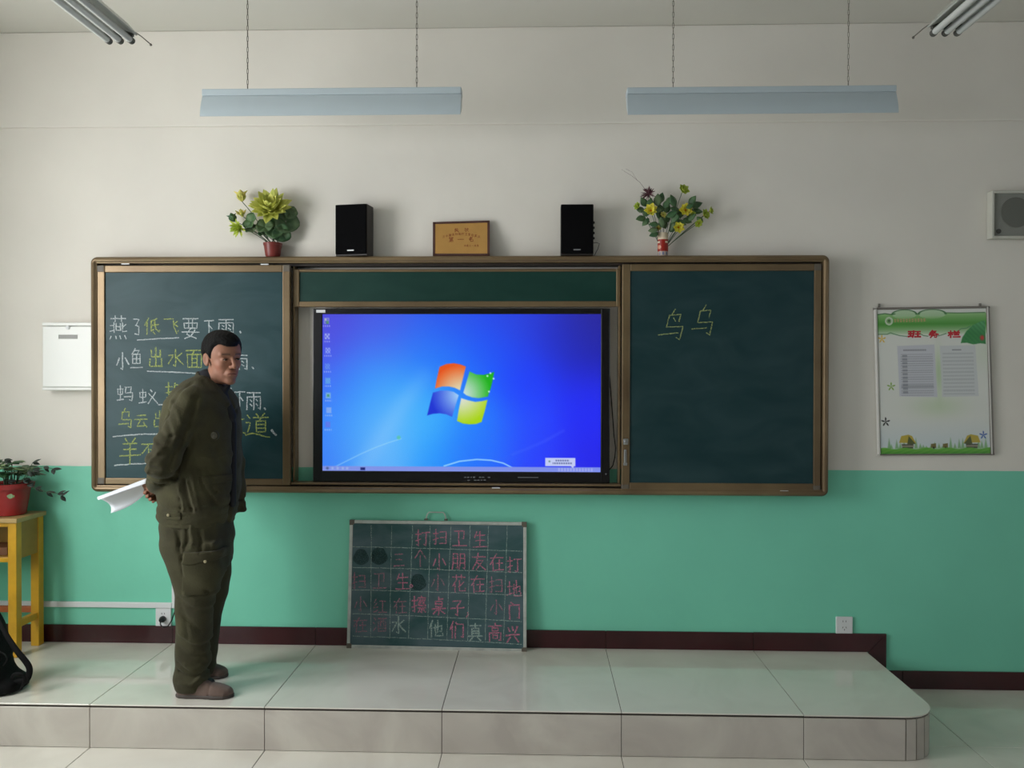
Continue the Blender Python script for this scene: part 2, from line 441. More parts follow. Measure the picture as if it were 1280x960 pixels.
# ------------------------------------------------------------------ handwriting: strokes of every character on a 10 x 10 box
G = {
'燕': [[(1,1.2),(9,1.2)],[(3.3,0),(3.3,2.4)],[(6.7,0),(6.7,2.4)],[(3.8,3.2),(3.8,6)],[(6.2,3.2),(6.2,6)],[(3.8,4.5),(6.2,4.5)],[(3.8,6),(6.2,6)],[(.5,4),(2.8,4)],[(2.6,2.8),(2.6,6.8)],[(.5,6.5),(2.6,6)],[(9.2,3.6),(7.4,4.6)],[(7.4,2.8),(7.4,6.6),(9.6,6.4)],[(1,8.5),(.5,9.6)],[(3.6,8.4),(3.9,9.5)],[(6,8.4),(6.4,9.4)],[(8.6,8.2),(9.4,9.5)]],
'子': [[(2,.6),(8,.8),(5,3.8)],[(4,4),(8,4.6),(7.6,9.4),(3.6,8.8)]],
'子2': [[(2,1.5),(7.5,1.3),(5,4)],[(5,4),(5.4,9.4),(3.6,8.6)],[(.6,5.4),(9.4,5)]],
'孑': [[(2,1.5),(7.5,1.3),(5,4)],[(5,4),(5.4,9.4),(3.6,8.6)],[(.6,5.4),(9.4,5)]],
'低': [[(3,.5),(.8,4.5)],[(2,3),(2,9.8)],[(8,.8),(4.5,2.2)],[(4.6,2),(4.6,8),(6,7)],[(4.6,4.6),(9,4.2)],[(6.6,2),(7.4,6.5),(9.6,8.8),(9.7,7.6)],[(6,8.6),(7,9.6)]],
'飞': [[(1,1.5),(6.5,1.2),(6.8,6),(8.6,9.4),(9.6,8)],[(9,2.6),(7,4.4)],[(7.2,4.4),(9,5.6)]],
'要': [[(1,1),(9,1)],[(1.5,3),(8.5,3),(8.2,5.2),(1.8,5.2),(1.5,3)],[(4,1),(4,5.2)],[(6,1),(6,5.2)],[(5,5.4),(3,8),(8,9.8)],[(7.4,6),(5,8.8),(2,9.8)],[(.5,7),(9.5,7)]],
'下': [[(.5,1.2),(9.5,1)],[(5,1.1),(5,9.8)],[(5.4,4),(8,6)]],
'雨': [[(1,1),(9,1)],[(1,3.2),(.8,9.5)],[(1,3.2),(9,3),(9,9.5),(7.8,8.8)],[(5,1),(5,9.5)],[(2.8,4.6),(3.8,5.4)],[(2.8,6.8),(3.8,7.6)],[(6.4,4.4),(7.4,5.2)],[(6.4,6.6),(7.4,7.4)]],
'小': [[(5,.5),(5,9.5),(3.8,8.6)],[(2.6,3.4),(.8,7)],[(7,3.2),(9.4,6.6)]],
'鱼': [[(4,.3),(1.6,3)],[(3.6,1.4),(7,1.3),(5.6,3)],[(2,3.2),(8,3),(7.8,7.4),(2.2,7.5),(2,3.2)],[(5,3.2),(5,7.4)],[(2.2,5.3),(7.8,5.2)],[(.5,9.5),(9.5,9.4)]],
'出': [[(5,.3),(5,9)],[(2,1.6),(2,4.6),(8,4.5)],[(8,1.5),(8,4.6)],[(1,5.6),(1,9.2),(9,9)],[(9,5.5),(9,9.3)]],
'水': [[(5,.3),(5,9.6),(3.8,8.8)],[(1,3.4),(3.8,3.3),(.8,8)],[(8.6,2.2),(5.4,4.6)],[(5.4,4.6),(9.6,8.6)]],
'面': [[(.5,1),(9.5,.8)],[(5,1),(4,2.8)],[(1.2,3),(8.8,2.9),(8.6,9.4),(1.4,9.4),(1.2,3)],[(3.7,3),(3.7,9.3)],[(6.3,3),(6.3,9.3)],[(3.7,5),(6.3,5)],[(3.7,7.1),(6.3,7.1)]],
'蚂': [[(.8,2.5),(3.8,2.4),(3.7,5.4),(.9,5.5),(.8,2.5)],[(2.3,.5),(2.3,8.6)],[(.5,8.8),(4,8.2)],[(5,1.4),(8.6,1.2),(8.2,4)],[(5.6,1.5),(5.2,4.6),(9.4,4.4),(9,9.2),(7.8,8.6)],[(4.6,6.8),(8.4,6.6)]],
'蚁': [[(.8,2.5),(3.8,2.4),(3.7,5.4),(.9,5.5),(.8,2.5)],[(2.3,.5),(2.3,8.6)],[(.5,8.8),(4,8.2)],[(6.2,1),(6.8,2)],[(8.6,2.4),(5,9.2)],[(5.2,3),(9.8,9.4)]],
'搬': [[(1.6,.5),(1.6,9.2),(.8,8.6)],[(.3,3),(3,2.8)],[(.3,6.2),(3,5.4)],[(4.2,1),(3.6,8.8)],[(4.2,1.8),(6,1.8),(6,8.8)],[(3.4,5),(6.4,4.8)],[(7,1),(6.8,3.6)],[(7,1),(8.8,1),(9,3.4)],[(6.8,5),(9,5),(6.4,9.4)],[(7,6),(9.8,9.4)]],
'乌': [[(5,.2),(4,1.8)],[(3,2),(7.4,1.8),(7.2,4)],[(3,2),(2.6,5.6),(9,5.4),(8.6,9.4),(7,8.8)],[(.5,7.6),(6.8,7.3)]],
'鸟': [[(5,.2),(4,1.8)],[(3,2),(7.4,1.8),(7.2,4)],[(3,2),(2.6,5.6),(9,5.4),(8.6,9.4),(7,8.8)],[(0,8),(7.6,7.3)],[(4.8,2.8),(5.8,3.8)]],
'云': [[(2,1.8),(8,1.6)],[(.5,4.4),(9.5,4.2)],[(4.6,4.4),(2,8.8),(8.2,8.4)],[(6.8,6.4),(9,9.4)]],
'过': [[(3.6,3.4),(9,3.2)],[(7,.8),(7,8),(6,7.4)],[(4.6,4.8),(5.4,6.2)],[(1,1),(2,2.2)],[(.6,4),(2.2,3.9),(1.2,7.8)],[(.4,9),(3,8),(9.8,9.5)]],
'道': [[(4.6,.4),(5.4,1.4)],[(8,.2),(7,1.4)],[(3.6,2),(9.4,1.8)],[(6.4,2),(6,3.2)],[(4.6,3.4),(8.4,3.3),(8.3,7.6),(4.7,7.7),(4.6,3.4)],[(4.6,4.8),(8.4,4.7)],[(4.6,6.2),(8.4,6.1)],[(1,1),(2,2.2)],[(.6,4),(2.2,3.9),(1.2,7.8)],[(.4,9),(3,8.2),(9.9,9.9)]],
'羊': [[(3,.4),(4,1.8)],[(7.4,.2),(6,1.8)],[(2,2.4),(8,2.2)],[(2.2,4.6),(7.8,4.4)],[(.5,7),(9.5,6.6)],[(5,2.4),(5,10)]],
'不': [[(.5,1.2),(9.5,1)],[(5.4,1.2),(1,7)],[(5,3.6),(5,9.6)],[(6,4.4),(9,6.4)]],
'打': [[(2,.4),(2,9.2),(1,8.6)],[(.4,3),(3.6,2.8)],[(.4,6.4),(3.6,5.4)],[(4.6,2),(9.6,1.8)],[(7.2,2),(7.2,9.2),(5.8,8.4)]],
'扫': [[(2,.4),(2,9.2),(1,8.6)],[(.4,3),(3.6,2.8)],[(.4,6.4),(3.6,5.4)],[(5,2),(9,1.9),(9,8.4)],[(5.2,5.2),(9,5.1)],[(4.8,8.4),(9,8.3)]],
'卫': [[(1.4,1.2),(8,1),(7.8,5.4),(6.6,5)],[(4.4,1.2),(4.4,9)],[(.4,9.2),(9.6,9)]],
'生': [[(2.8,.8),(1.2,4)],[(2.4,2.8),(8.6,2.6)],[(5,.4),(5,9)],[(2,5.8),(8.2,5.6)],[(.4,9.2),(9.6,9)]],
'三': [[(2,2),(8,1.8)],[(2.6,5),(7.4,4.8)],[(1,8.4),(9,8)]],
'个': [[(5,.4),(.6,5)],[(5,.4),(9.6,5)],[(5,3.4),(5,9.6)]],
'朋': [[(1.2,1),(1.1,6),(.4,9.4)],[(1.2,1),(4.2,1),(4.2,9.4),(3.2,8.8)],[(1.2,3.6),(4.2,3.6)],[(1.1,6.2),(4.2,6.2)],[(6,1),(5.9,6),(5.2,9.4)],[(6,1),(9,1),(9,9.4),(8,8.8)],[(6,3.6),(9,3.6)],[(5.9,6.2),(9,6.2)]],
'友': [[(.6,2.6),(9.4,2.4)],[(4.6,.4),(3.6,5),(.6,9.4)],[(3.6,4.6),(8,4.4),(3,9.6)],[(4,5.6),(9.6,9.6)]],
'在': [[(.6,2.4),(9.4,2.2)],[(4.6,.3),(.6,6)],[(2.4,4.4),(2.4,9.6)],[(4.6,5.4),(8.8,5.2)],[(6.6,3.4),(6.6,9)],[(3.8,9.2),(9.6,9)]],
'花': [[(1,1.2),(9,1.2)],[(3.3,0),(3.3,2.4)],[(6.7,0),(6.7,2.4)],[(3.2,3),(.8,6.4)],[(2.4,5),(2.4,9.6)],[(8.4,4),(5,6.6)],[(5.4,3.2),(5.4,8.8),(9.4,8.8),(9.4,7.4)]],
'地': [[(.4,4),(3.8,3.8)],[(2,1.2),(2,8)],[(.2,8.6),(4,7.4)],[(4.2,5),(9,3.6),(8.8,6.6),(8,6.4)],[(6.6,.6),(6.6,7.2)],[(5,2.6),(5,9),(9.6,9),(9.6,7.4)]],
'。': [[(1,8),(2,7.2),(3,8),(2,9),(1,8)]],
'，': [[(2,7.4),(2.6,8.2),(1.4,9.8)]],
'红': [[(2.6,.6),(1,3.2),(3,3),(.6,6),(3.6,5.4)],[(.6,8.8),(3.8,7.6)],[(5,2),(9,2)],[(7,2),(7,8.8)],[(4.4,9),(9.8,8.8)]],
'擦': [[(2,.4),(2,9.2),(1,8.6)],[(.4,3),(3.6,2.8)],[(.4,6.4),(3.6,5.4)],[(6.8,.2),(7,1)],[(4.4,2.4),(4.6,1.3),(9.6,1.2),(9.2,2.2)],[(6,2.4),(4.6,5)],[(5.6,3),(7,3),(5,5.6)],[(7.6,2.6),(9.2,2.8),(7.6,4.6)],[(7.4,3.2),(9.6,5.6)],[(5.6,5.6),(8.4,5.5)],[(4.4,7),(9.6,6.8)],[(7,6.8),(7,9.6),(6.2,9)],[(5.6,7.8),(4.6,9.2)],[(8.2,7.6),(9.4,9.2)]],
'桌': [[(5,.2),(5,2.4)],[(5,1.2),(7.8,1.1)],[(2.8,2.5),(7.4,2.4),(7.2,5.4),(3,5.5),(2.8,2.5)],[(2.8,4),(7.2,3.9)],[(.5,6.6),(9.5,6.4)],[(5,5.5),(5,9.8)],[(4.6,6.8),(1.4,9.2)],[(5.4,6.8),(9,9.2)]],
'门': [[(2,2),(2,9.6)],[(2,2),(8.6,1.8),(8.6,9.4),(7.4,8.8)],[(3,.4),(4.2,1.4)]],
'洒': [[(1,1),(2,2)],[(.5,4),(1.6,5)],[(.6,9),(2.4,6.6)],[(3.4,1.4),(9.8,1.2)],[(4,3.4),(9.4,3.3),(9.2,9.2),(4.2,9.3),(4,3.4)],[(5.8,1.4),(5.6,6)],[(7.4,1.4),(7.6,6),(9,6)],[(4.2,7.6),(9.2,7.5)]],
'他': [[(2.6,.4),(.6,4.6)],[(1.8,3),(1.8,9.6)],[(3.6,4.6),(8.8,3.4),(8.6,6.6),(7.8,6.4)],[(6.2,.6),(6.2,7.2)],[(4.6,2.6),(4.6,9),(9.6,9),(9.6,7.4)]],
'们': [[(2.6,.4),(.6,4.6)],[(1.8,3),(1.8,9.6)],[(4.4,1),(5.2,2)],[(4,3),(4,9.6)],[(6,1.8),(9.2,1.7),(9.2,9.4),(8,8.8)]],
'真': [[(1.4,1.6),(8.6,1.4)],[(5,.2),(4.8,2.8)],[(2.6,3),(7.4,2.9),(7.4,7.2)],[(2.6,3),(2.6,7.3)],[(2.6,4.4),(7.4,4.3)],[(2.6,5.8),(7.4,5.7)],[(.4,7.4),(9.6,7.2)],[(3.4,8),(1.4,9.8)],[(6.6,8),(8.8,9.8)]],
'高': [[(5,0),(5,1.2)],[(.6,1.6),(9.4,1.4)],[(3,2.6),(7,2.6),(6.8,4.2),(3.1,4.2),(3,2.6)],[(1.2,5.4),(1.2,9.8)],[(1.2,5.4),(8.8,5.3),(8.8,9.6),(7.8,9.2)],[(3.4,6.6),(6.6,6.6),(6.5,8.4),(3.5,8.5),(3.4,6.6)]],
'兴': [[(2,1.4),(3,3.4)],[(4.8,.8),(5.4,2.8)],[(8.2,.8),(6.4,4)],[(.4,5.6),(9.6,5.2)],[(3.6,6.6),(1.2,9.4)],[(6.4,6.4),(9,9.2)]],
'班': [[(.6,1.4),(3.6,1.2)],[(.8,4.6),(3.4,4.4)],[(2.2,1.4),(2.2,8)],[(.4,8.4),(3.8,7.6)],[(4.8,.6),(4.6,5),(3.8,9.4)],[(6,1.4),(9.8,1.2)],[(6.2,4.8),(9.6,4.6)],[(8,1.4),(8,8.4)],[(5.6,8.8),(10,8.6)]],
'务': [[(4,.2),(1.4,3.6)],[(3.6,1.4),(7.6,1.2),(1,6)],[(3,2.4),(9.4,5.4)],[(2.6,6.6),(8,6.4),(7.4,9.6),(6,9)],[(5,5.4),(2,9.8)]],
'栏': [[(.4,3),(4,2.8)],[(2.2,.4),(2.2,9.6)],[(2.2,3.6),(.4,7)],[(2.6,3.8),(3.8,5.6)],[(5.4,.6),(6.2,2)],[(9,.4),(8,2)],[(5,3),(9.6,2.8)],[(5.4,5.8),(9,5.6)],[(4.6,9),(10,8.8)]],
'第': [[(2,.2),(.8,2.4)],[(1.4,1.2),(4,1)],[(6.4,.2),(5.4,2.2)],[(6,1.2),(9,1)],[(2,3.4),(8,3.3),(7.8,5.2),(2.4,5.3),(2,7.2),(9,7),(8,9.6)],[(5,3.4),(5,9.8)],[(4.6,7.2),(1,9.6)]],
'一': [[(.4,5.2),(9.6,4.8)]],
'名': [[(4.4,.2),(1,4.2)],[(3.8,1.6),(8,1.4),(1.4,6.6)],[(3.2,2.8),(5,4.2)],[(3.6,5.8),(8.8,5.6),(8.6,9.4),(3.8,9.6),(3.6,5.8)]],
'奖': [[(1,1.4),(1.8,2.6)],[(3,.4),(3,4.6)],[(1,4.4),(3,3.2)],[(6,.2),(4.4,2.6)],[(5.6,1.2),(8.6,1),(5,4.8)],[(.4,6),(9.6,5.8)],[(5,4.6),(4,7.4),(.6,9.8)],[(5.4,6.4),(9.6,9.8)]],
'状': [[(2,1),(2.8,2.4)],[(3.4,.4),(3.4,9.6)],[(1,6.4),(3.4,4.8)],[(5,3.6),(9.8,3.4)],[(7.2,.4),(6.8,5),(4.4,9.6)],[(7.2,4.4),(9.8,9.6)],[(8.6,1),(9.4,2)]],
}
def chalk_mat(name, col, opacity=0.85):
    M = bpy.data.materials.new(name); M.use_nodes = True
    T = M.node_tree; N = T.nodes; L = T.links; B = N['Principled BSDF']
    B.inputs['Base Color'].default_value = col; B.inputs['Roughness'].default_value = 1.0; B.inputs['Specular IOR Level'].default_value = 0.05
    g = N.new('ShaderNodeNewGeometry'); nz = N.new('ShaderNodeTexNoise'); nz.inputs['Scale'].default_value = 190.0; nz.inputs['Detail'].default_value = 3.0
    L.new(g.outputs['Position'], nz.inputs['Vector'])
    mr = N.new('ShaderNodeMapRange'); mr.inputs[1].default_value = 0.36; mr.inputs[2].default_value = 0.58
    mr.inputs[3].default_value = opacity * 0.35; mr.inputs[4].default_value = opacity
    L.new(nz.outputs['Fac'], mr.inputs[0]); L.new(mr.outputs[0], B.inputs['Alpha'])
    return M
CH_WHITE = chalk_mat('white_chalk', rgb(205, 215, 218), 0.80)
CH_YELLOW = chalk_mat('yellow_chalk', rgb(186, 202, 112), 0.66)
CH_PINK = chalk_mat('pink_chalk', rgb(200, 128, 152), 0.9)
CH_FAINT = chalk_mat('faint_pink_chalk', rgb(196, 134, 156), 0.62)
CH_GRID = chalk_mat('faint_grid_chalk', rgb(190, 214, 204), 0.60)
CH_LIME = chalk_mat('lime_chalk', rgb(178, 192, 128), 0.7)

class Pen:
    """draws strokes given in photograph pixels on a flat plane as thin ribbons (flat writing)"""
    def __init__(s, P, Nn, jit=0.25):
        s.P, s.N = Vector(P), Vector(Nn).normalized(); s.bm = None; s.parts = []; s.rng = random.Random(3); s.j = jit; s.k = 0
    def stroke(s, pts, w, name='chalk_line'):
        if s.bm is None or name == 'chalk_line': s.bm = bmesh.new(); s.parts.append([name, s.bm])
        q = []
        for i in range(len(pts) - 1):
            (x0, y0), (x1, y1) = pts[i], pts[i + 1]
            n = max(1, int(math.hypot(x1 - x0, y1 - y0) / 3.0))
            for k in range(n):
                t = k / n; q.append((x0 + (x1 - x0) * t, y0 + (y1 - y0) * t))
        q.append(pts[-1])
        W = []
        s.k += 1
        P2 = s.P + s.N * (0.00002 * (s.k % 12))
        for x, y in q:
            W.append(atpl(x + s.rng.uniform(-s.j, s.j), y + s.rng.uniform(-s.j, s.j), P2, s.N))
        w *= 0.0040
        L = []; R = []
        for i, p in enumerate(W):
            d = (W[min(i + 1, len(W) - 1)] - W[max(i - 1, 0)]).normalized(); n = s.N.cross(d).normalized()
            ww = w / 2 * s.rng.uniform(0.75, 1.2)
            if i == 0: p = p - d * w * .4
            if i == len(W) - 1: p = p + d * w * .4
            L.append(s.bm.verts.new(p + n * ww)); R.append(s.bm.verts.new(p - n * ww))
        for i in range(len(W) - 1): s.bm.faces.new((L[i], L[i + 1], R[i + 1], R[i]))
    def char(s, c, x0, y0, x1, y1, w=1.7, skew=0.0):
        s.bm = bmesh.new(); s.parts.append(['chalk_character', s.bm])
        for st_ in G[c]:
            s.stroke([(x0 + (x1 - x0) * a / 10 + skew * (y1 - y0) * (5 - b_) / 10, y0 + (y1 - y0) * b_ / 10) for a, b_ in st_], w, 'x')
    def build(s, name, m, parent, label=None):
        if name == 'inscription':
            b = MB()
            for _, q in s.parts: b.join(q)
            return tag(b.build(name, m, parent, fixn=False), kind='stuff')
        for nm, q in s.parts:
            b = MB(); b.b.free(); b.b = q
            o = b.build('heading_character' if name == 'heading' else nm, m, parent, fixn=False)
            if label: o['label'] = label

# ------------------------------------------------------------------ sliding blackboard
def board_mat(name, c1, c2, smear):
    M = bpy.data.materials.new(name); M.use_nodes = True
    T = M.node_tree; N = T.nodes; L = T.links; B = N['Principled BSDF']
    g = N.new('ShaderNodeNewGeometry')
    mp = N.new('ShaderNodeMapping'); mp.inputs['Scale'].default_value = (1.0, 1.0, 2.2); mp.inputs['Rotation'].default_value = (0, 0.5, 0)
    L.new(g.outputs['Position'], mp.inputs['Vector'])
    nz = N.new('ShaderNodeTexNoise'); nz.inputs['Scale'].default_value = 3.0; nz.inputs['Detail'].default_value = 6.0; nz.inputs['Distortion'].default_value = 0.8
    L.new(mp.outputs[0], nz.inputs['Vector'])
    mr = N.new('ShaderNodeMapRange'); mr.inputs[1].default_value = 0.35; mr.inputs[2].default_value = 0.75; mr.inputs[4].default_value = smear
    L.new(nz.outputs['Fac'], mr.inputs[0])
    mx = N.new('ShaderNodeMix'); mx.data_type = 'RGBA'; mx.inputs[6].default_value = c1; mx.inputs[7].default_value = c2
    L.new(mr.outputs[0], mx.inputs[0]); L.new(mx.outputs[2], B.inputs['Base Color'])
    B.inputs['Roughness'].default_value = 0.42; B.inputs['Specular IOR Level'].default_value = 0.27
    return M
SLATE = board_mat('green_chalkboard_enamel', rgb(25, 60, 65), rgb(68, 94, 100), 0.42)
SLATE2 = board_mat('clean_chalkboard_enamel', rgb(15, 54, 47), rgb(50, 86, 78), 0.25)

SLATE_R = board_mat('dim_side_chalkboard_enamel', rgb(24, 54, 58), rgb(72, 94, 98), 0.22)  # less smeared; base also darkened for the dimmer right side of the room
TRACK = mat('gap_shade_track', rgb(40, 32, 26), rough=.6)  # shade of the gap around the panels put into the track colour
YF = -0.12
bo = empty('sliding_blackboard', (-0.44, 0, 1.053), 'wide wall-mounted sliding green blackboard with bronze frame around the screen', 'blackboard')
def X(px, Y=YF): return at(px, 470, Y).x
def Z(py, Y=YF): return at(640, py, Y).z
xL, xR = X(112), X(1037.5)
zT, zB = 2.3317, 1.0532
RC = 0.035
fw = 0.036
prof = [(0, 0), (0, -0.100), (.004, -0.112), (.010, -0.118), (.018, -0.12), (.026, -.117), (.030, -.112), (fw, -.110), (fw, 0)]
# straight rails (profile: first coordinate inwards from the outer edge, second along y)
def rail(name, p0, A, L, pr, parent, m=BRONZE):
    b = MB(); b.extrude(pr, p0, A, (0, 1, 0), L); return b.build(name, m, parent, smooth=False)
rail('frame_rail', (xL + RC, 0, zT), (0, 0, -1), (xR - xL - 2 * RC, 0, 0), prof, bo)
rail('frame_rail', (xL + RC, 0, zB), (0, 0, 1), (xR - xL - 2 * RC, 0, 0), prof, bo)
rail('frame_rail', (xL, 0, zB + RC), (1, 0, 0), (0, 0, zT - zB - 2 * RC), prof, bo)
rail('frame_rail', (xR, 0, zB + RC), (-1, 0, 0), (0, 0, zT - zB - 2 * RC), prof, bo)
for cx, cz, a0 in ((xL + RC, zT - RC, 90), (xR - RC, zT - RC, 0), (xL + RC, zB + RC, 180), (xR - RC, zB + RC, 270)):
    b = MB(); rows = []
    for k in range(7):
        a = math.radians(a0 + 90 * k / 6)
        row = []
        for u, v in prof:
            rr = max(RC - u, 0.0003) if u < RC else 0.0003
            row.append(Vector((cx + rr * math.cos(a), v, cz + rr * math.sin(a))))
        rows.append(row)
    b.grid(rows); b.build('corner_cap', BRONZE, bo, smooth=True)
# backing ledge strips that close the top and the bottom of the box (tracks)
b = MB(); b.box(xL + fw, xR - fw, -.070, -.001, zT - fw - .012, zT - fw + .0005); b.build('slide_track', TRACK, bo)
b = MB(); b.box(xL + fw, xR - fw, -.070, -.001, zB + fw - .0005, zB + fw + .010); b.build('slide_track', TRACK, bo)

def panel(name, px0, px1, pt0, pt1, gx0, gx1, gy0, gy1, y0, y1, slate, label):
    """one board panel: slate sheet, four rails with grey corner pieces"""
    x0, x1, z1, z0 = X(px0, y0), X(px1, y0), Z(pt0, y0), Z(pt1, y0)
    u0, u1, w1, w0 = X(gx0, y0), X(gx1, y0), Z(gy0, y0), Z(gy1, y0)
    b = MB(); b.box(x0 + .006, x1 - .006, y0 + .008, y1, z0 + .006, z1 - .006)
    p = b.build(name, slate, bo); p['label'] = label
    for q in ((x0, u0, z0, z1), (u1, x1, z0, z1), (u0, u1, w1, z1), (u0, u1, z0, w0)):
        b = MB(); b.box(q[0], q[1], y0, y1 + .002, q[2], q[3], r=.004); b.build('panel_rail', BRONZE, p)
    return p, (x0, x1, z0, z1, u0, u1, w0, w1)
lp, lq = panel('writing_panel', 121.5, 362.5, 330.5, 608.5, 131, 353, 339.5, 600.5, -.108, -.080, SLATE, 'green sliding panel covered in lines of chalk writing')
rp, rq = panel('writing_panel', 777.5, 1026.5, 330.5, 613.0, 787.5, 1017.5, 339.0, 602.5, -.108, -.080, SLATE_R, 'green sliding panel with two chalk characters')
tp, tq = panel('header_panel', 366, 775, 336, 383.5, 374, 770, 339.5, 376.5, -.074, -.050, SLATE2, 'narrow green strip above the screen')
for x, z in ((lq[0], lq[3]), (lq[0], lq[2]), (rq[0], rq[2]), (rq[1], rq[2]), (rq[1], rq[3]), (lq[1], lq[3])):
    sx = 1 if x in (lq[0], rq[0]) else -1; sz = 1 if z in (lq[2], rq[2]) else -1
    b = MB(); b.box(min(x, x + sx * .038) - .0005, max(x, x + sx * .038) + .0005, -.1095, -.0795, min(z, z + sz * .036) - .0005, max(z, z + sz * .036) + .0005, r=.004)
    b.build('panel_corner', GREYCAP, lp if x in (lq[0], lq[1]) else rp)
# lower inner rail in the opening below the screen
b = MB(); b.box(lq[1] + .002, rq[0] - .002, -.104, -.03, zB + fw + .010, zB + fw + .022, r=.003); b.build('inner_rail', BRONZE, bo)
b = MB(); b.box(lq[1] + .004, lq[1] + .016, -.07, -.002, zB + fw + .023, zT - fw - .013, r=.002); b.build('inner_post', BRONZE, bo)
b = MB(); b.box(rq[0] - .016, rq[0] - .004, -.07, -.002, zB + fw + .023, zT - fw - .013, r=.002); b.build('inner_post', BRONZE, bo)
# little white slide clips in the gap under the top rail and one at the bottom
for px, py in ((157, 330), (331, 330.5), (620, 609.8), (980, 613.8)):
    p = at(px, py, -.109); b = MB(); b.box(p.x - .022, p.x + .022, -.1135, -.107, p.z - .003, p.z + .003, r=.001)
    b.build('slide_clip', WHITEP, bo)
# lock with keeper on the right panel
p = at(782, 552, -.108)
b = MB(); b.box(p.x - .013, p.x + .013, -.122, -.1075, p.z - .016, p.z + .016, r=.004); b.lathe((p.x, -.122, p.z), [(.009, 0), (.009, -.006), (.006, -.009)], 14, 'Y')
lk = b.build('lock', ALU, rp, smooth=True); lk['label'] = 'silver lock on the panel edge'
p = at(781.5, 570, -.108)
b = MB(); b.box(p.x - .007, p.x + .007, -.114, -.1075, p.z - .045, p.z + .035, r=.003); b.box(p.x - .010, p.x + .010, -.119, -.1135, p.z - .05, p.z - .035, r=.003); b.build('lock_plate', ALU, rp)

YS = -.100 - 0.0006       # just in front of the slate face (face at -.100)
NB = Vector((0, -1, 0))
def newpen(): return Pen((0, YS, 0), NB)
w = newpen()
w.char('燕', 136.6, 394.6, 159, 425, 1.5); w.char('子', 165, 397.6, 176, 420, 1.5); w.char('要', 226.5, 395.6, 250, 423.5, 1.5)
w.char('下', 254.8, 398.6, 267.5, 419.5, 1.6); w.char('雨', 271.4, 397.6, 293.8, 417, 1.6); w.stroke([(300, 414.5), (301, 416)], 2)
w.stroke([(171.8, 425), (195, 423.6), (223.5, 422.2)], 1.5)
w.build('chalk_writing', CH_WHITE, lp)
w = newpen(); w.char('低', 179.6, 396.6, 200, 418.4, 1.7); w.char('飞', 203, 395.6, 224, 418, 1.7); w.build('chalk_writing', CH_YELLOW, lp, 'yellow chalk writing')
w = newpen(); w.char('小', 144.4, 439.6, 162, 463.5, 1.8); w.char('鱼', 162.5, 434.7, 178.6, 461, 1.5)
w.stroke([(184.5, 464), (215, 465), (248, 466.8), (256, 467)], 1.6); w.char('雨', 287, 442, 311, 463, 1.7); w.char('下', 268, 442, 284, 463, 1.7); w.stroke([(315.6, 459), (317, 461)], 2)
w.build('chalk_writing', CH_WHITE, lp)
w = newpen(); w.char('出', 185.4, 433.7, 204, 460, 1.9); w.char('水', 209, 436.6, 230, 459, 1.8); w.char('面', 231.3, 435.7, 255, 460.5, 1.7); w.build('chalk_writing', CH_YELLOW, lp, 'yellow chalk writing')
w = newpen(); w.char('蚂', 145.4, 481, 167, 503, 1.5); w.char('蚁', 172.7, 485.6, 198, 506, 1.5); w.stroke([(198, 505.7), (216, 505.5), (240, 505)], 1.5)
w.char('要', 266, 483, 292, 508, 1.5); w.char('下', 292.8, 487.6, 306.5, 509, 1.6); w.char('雨', 307, 488.5, 327.5, 513, 1.7); w.stroke([(330.5, 510), (331.5, 511.5)], 2)
w.build('chalk_writing', CH_WHITE, lp)
w = newpen(); w.char('搬', 206, 476.8, 236, 500, 1.7); w.build('chalk_writing', CH_YELLOW, lp, 'yellow chalk writing')
w = newpen(); w.char('乌', 147.3, 510, 166, 536.4, 1.8); w.char('云', 167.9, 516, 185, 535, 1.8); w.char('出', 191.3, 513, 208, 535, 1.8)
w.char('过', 281, 515, 307, 543, 1.8); w.char('道', 306, 516, 337, 547, 1.8); w.build('chalk_writing', CH_YELLOW, lp, 'yellow chalk writing')
w = newpen(); w.stroke([(141.5, 545.8), (160, 544), (180, 542.6), (205, 542.3)], 1.6); w.stroke([(339.7, 538), (342, 540.5), (344.6, 543.8)], 3)
w.stroke([(143.4, 581.7), (162, 580.2), (188, 579)], 1.7); w.stroke([(143.5, 581.6), (153, 581)], 1.6); w.build('chalk_writing', CH_WHITE, lp, 'white chalk underline')
w = newpen(); w.char('羊', 148.3, 547, 176.6, 579.6, 1.9); w.char('不', 175.7, 553, 196, 573, 1.8); w.build('chalk_writing', CH_YELLOW, lp, 'yellow chalk writing')
w = newpen(); w.char('鸟', 825.3, 385.6, 857, 427, 1.4, .16); w.char('乌', 865, 380.4, 894, 421, 1.4, .16); w.build('chalk_writing', CH_LIME, rp, 'pale yellow chalk writing')

# ------------------------------------------------------------------ flat prints and the screen: colours computed per vertex in the picture's own frame
def raster_patch(name, corners, nx, ny, colfn, m, parent, flip=False):
    """corners: world TL TR BR BL; colfn(U, V) gives sRGB 0..255 for u to the right, v down in 0..1"""
    TL, TR, BR, BL = [np.array(c) for c in corners]
    u = np.linspace(0, 1, nx); v = np.linspace(0, 1, ny)
    U, V = np.meshgrid(u, v)
    P = (TL * ((1 - U) * (1 - V))[..., None] + TR * (U * (1 - V))[..., None] + BR * (U * V)[..., None] + BL * ((1 - U) * V)[..., None])
    C = np.clip(colfn(U, V) / 255.0, 0, 1)
    C = np.where(C <= 0.04045, C / 12.92, ((C + 0.055) / 1.055) ** 2.4)
    idx = np.arange(nx * ny).reshape(ny, nx)
    Fq = np.stack([idx[:-1, :-1], idx[1:, :-1], idx[1:, 1:], idx[:-1, 1:]], -1).reshape(-1, 4)
    return np_mesh(name, P.reshape(-1, 3), Fq, m, parent, smooth=False, col=C.reshape(-1, 3))
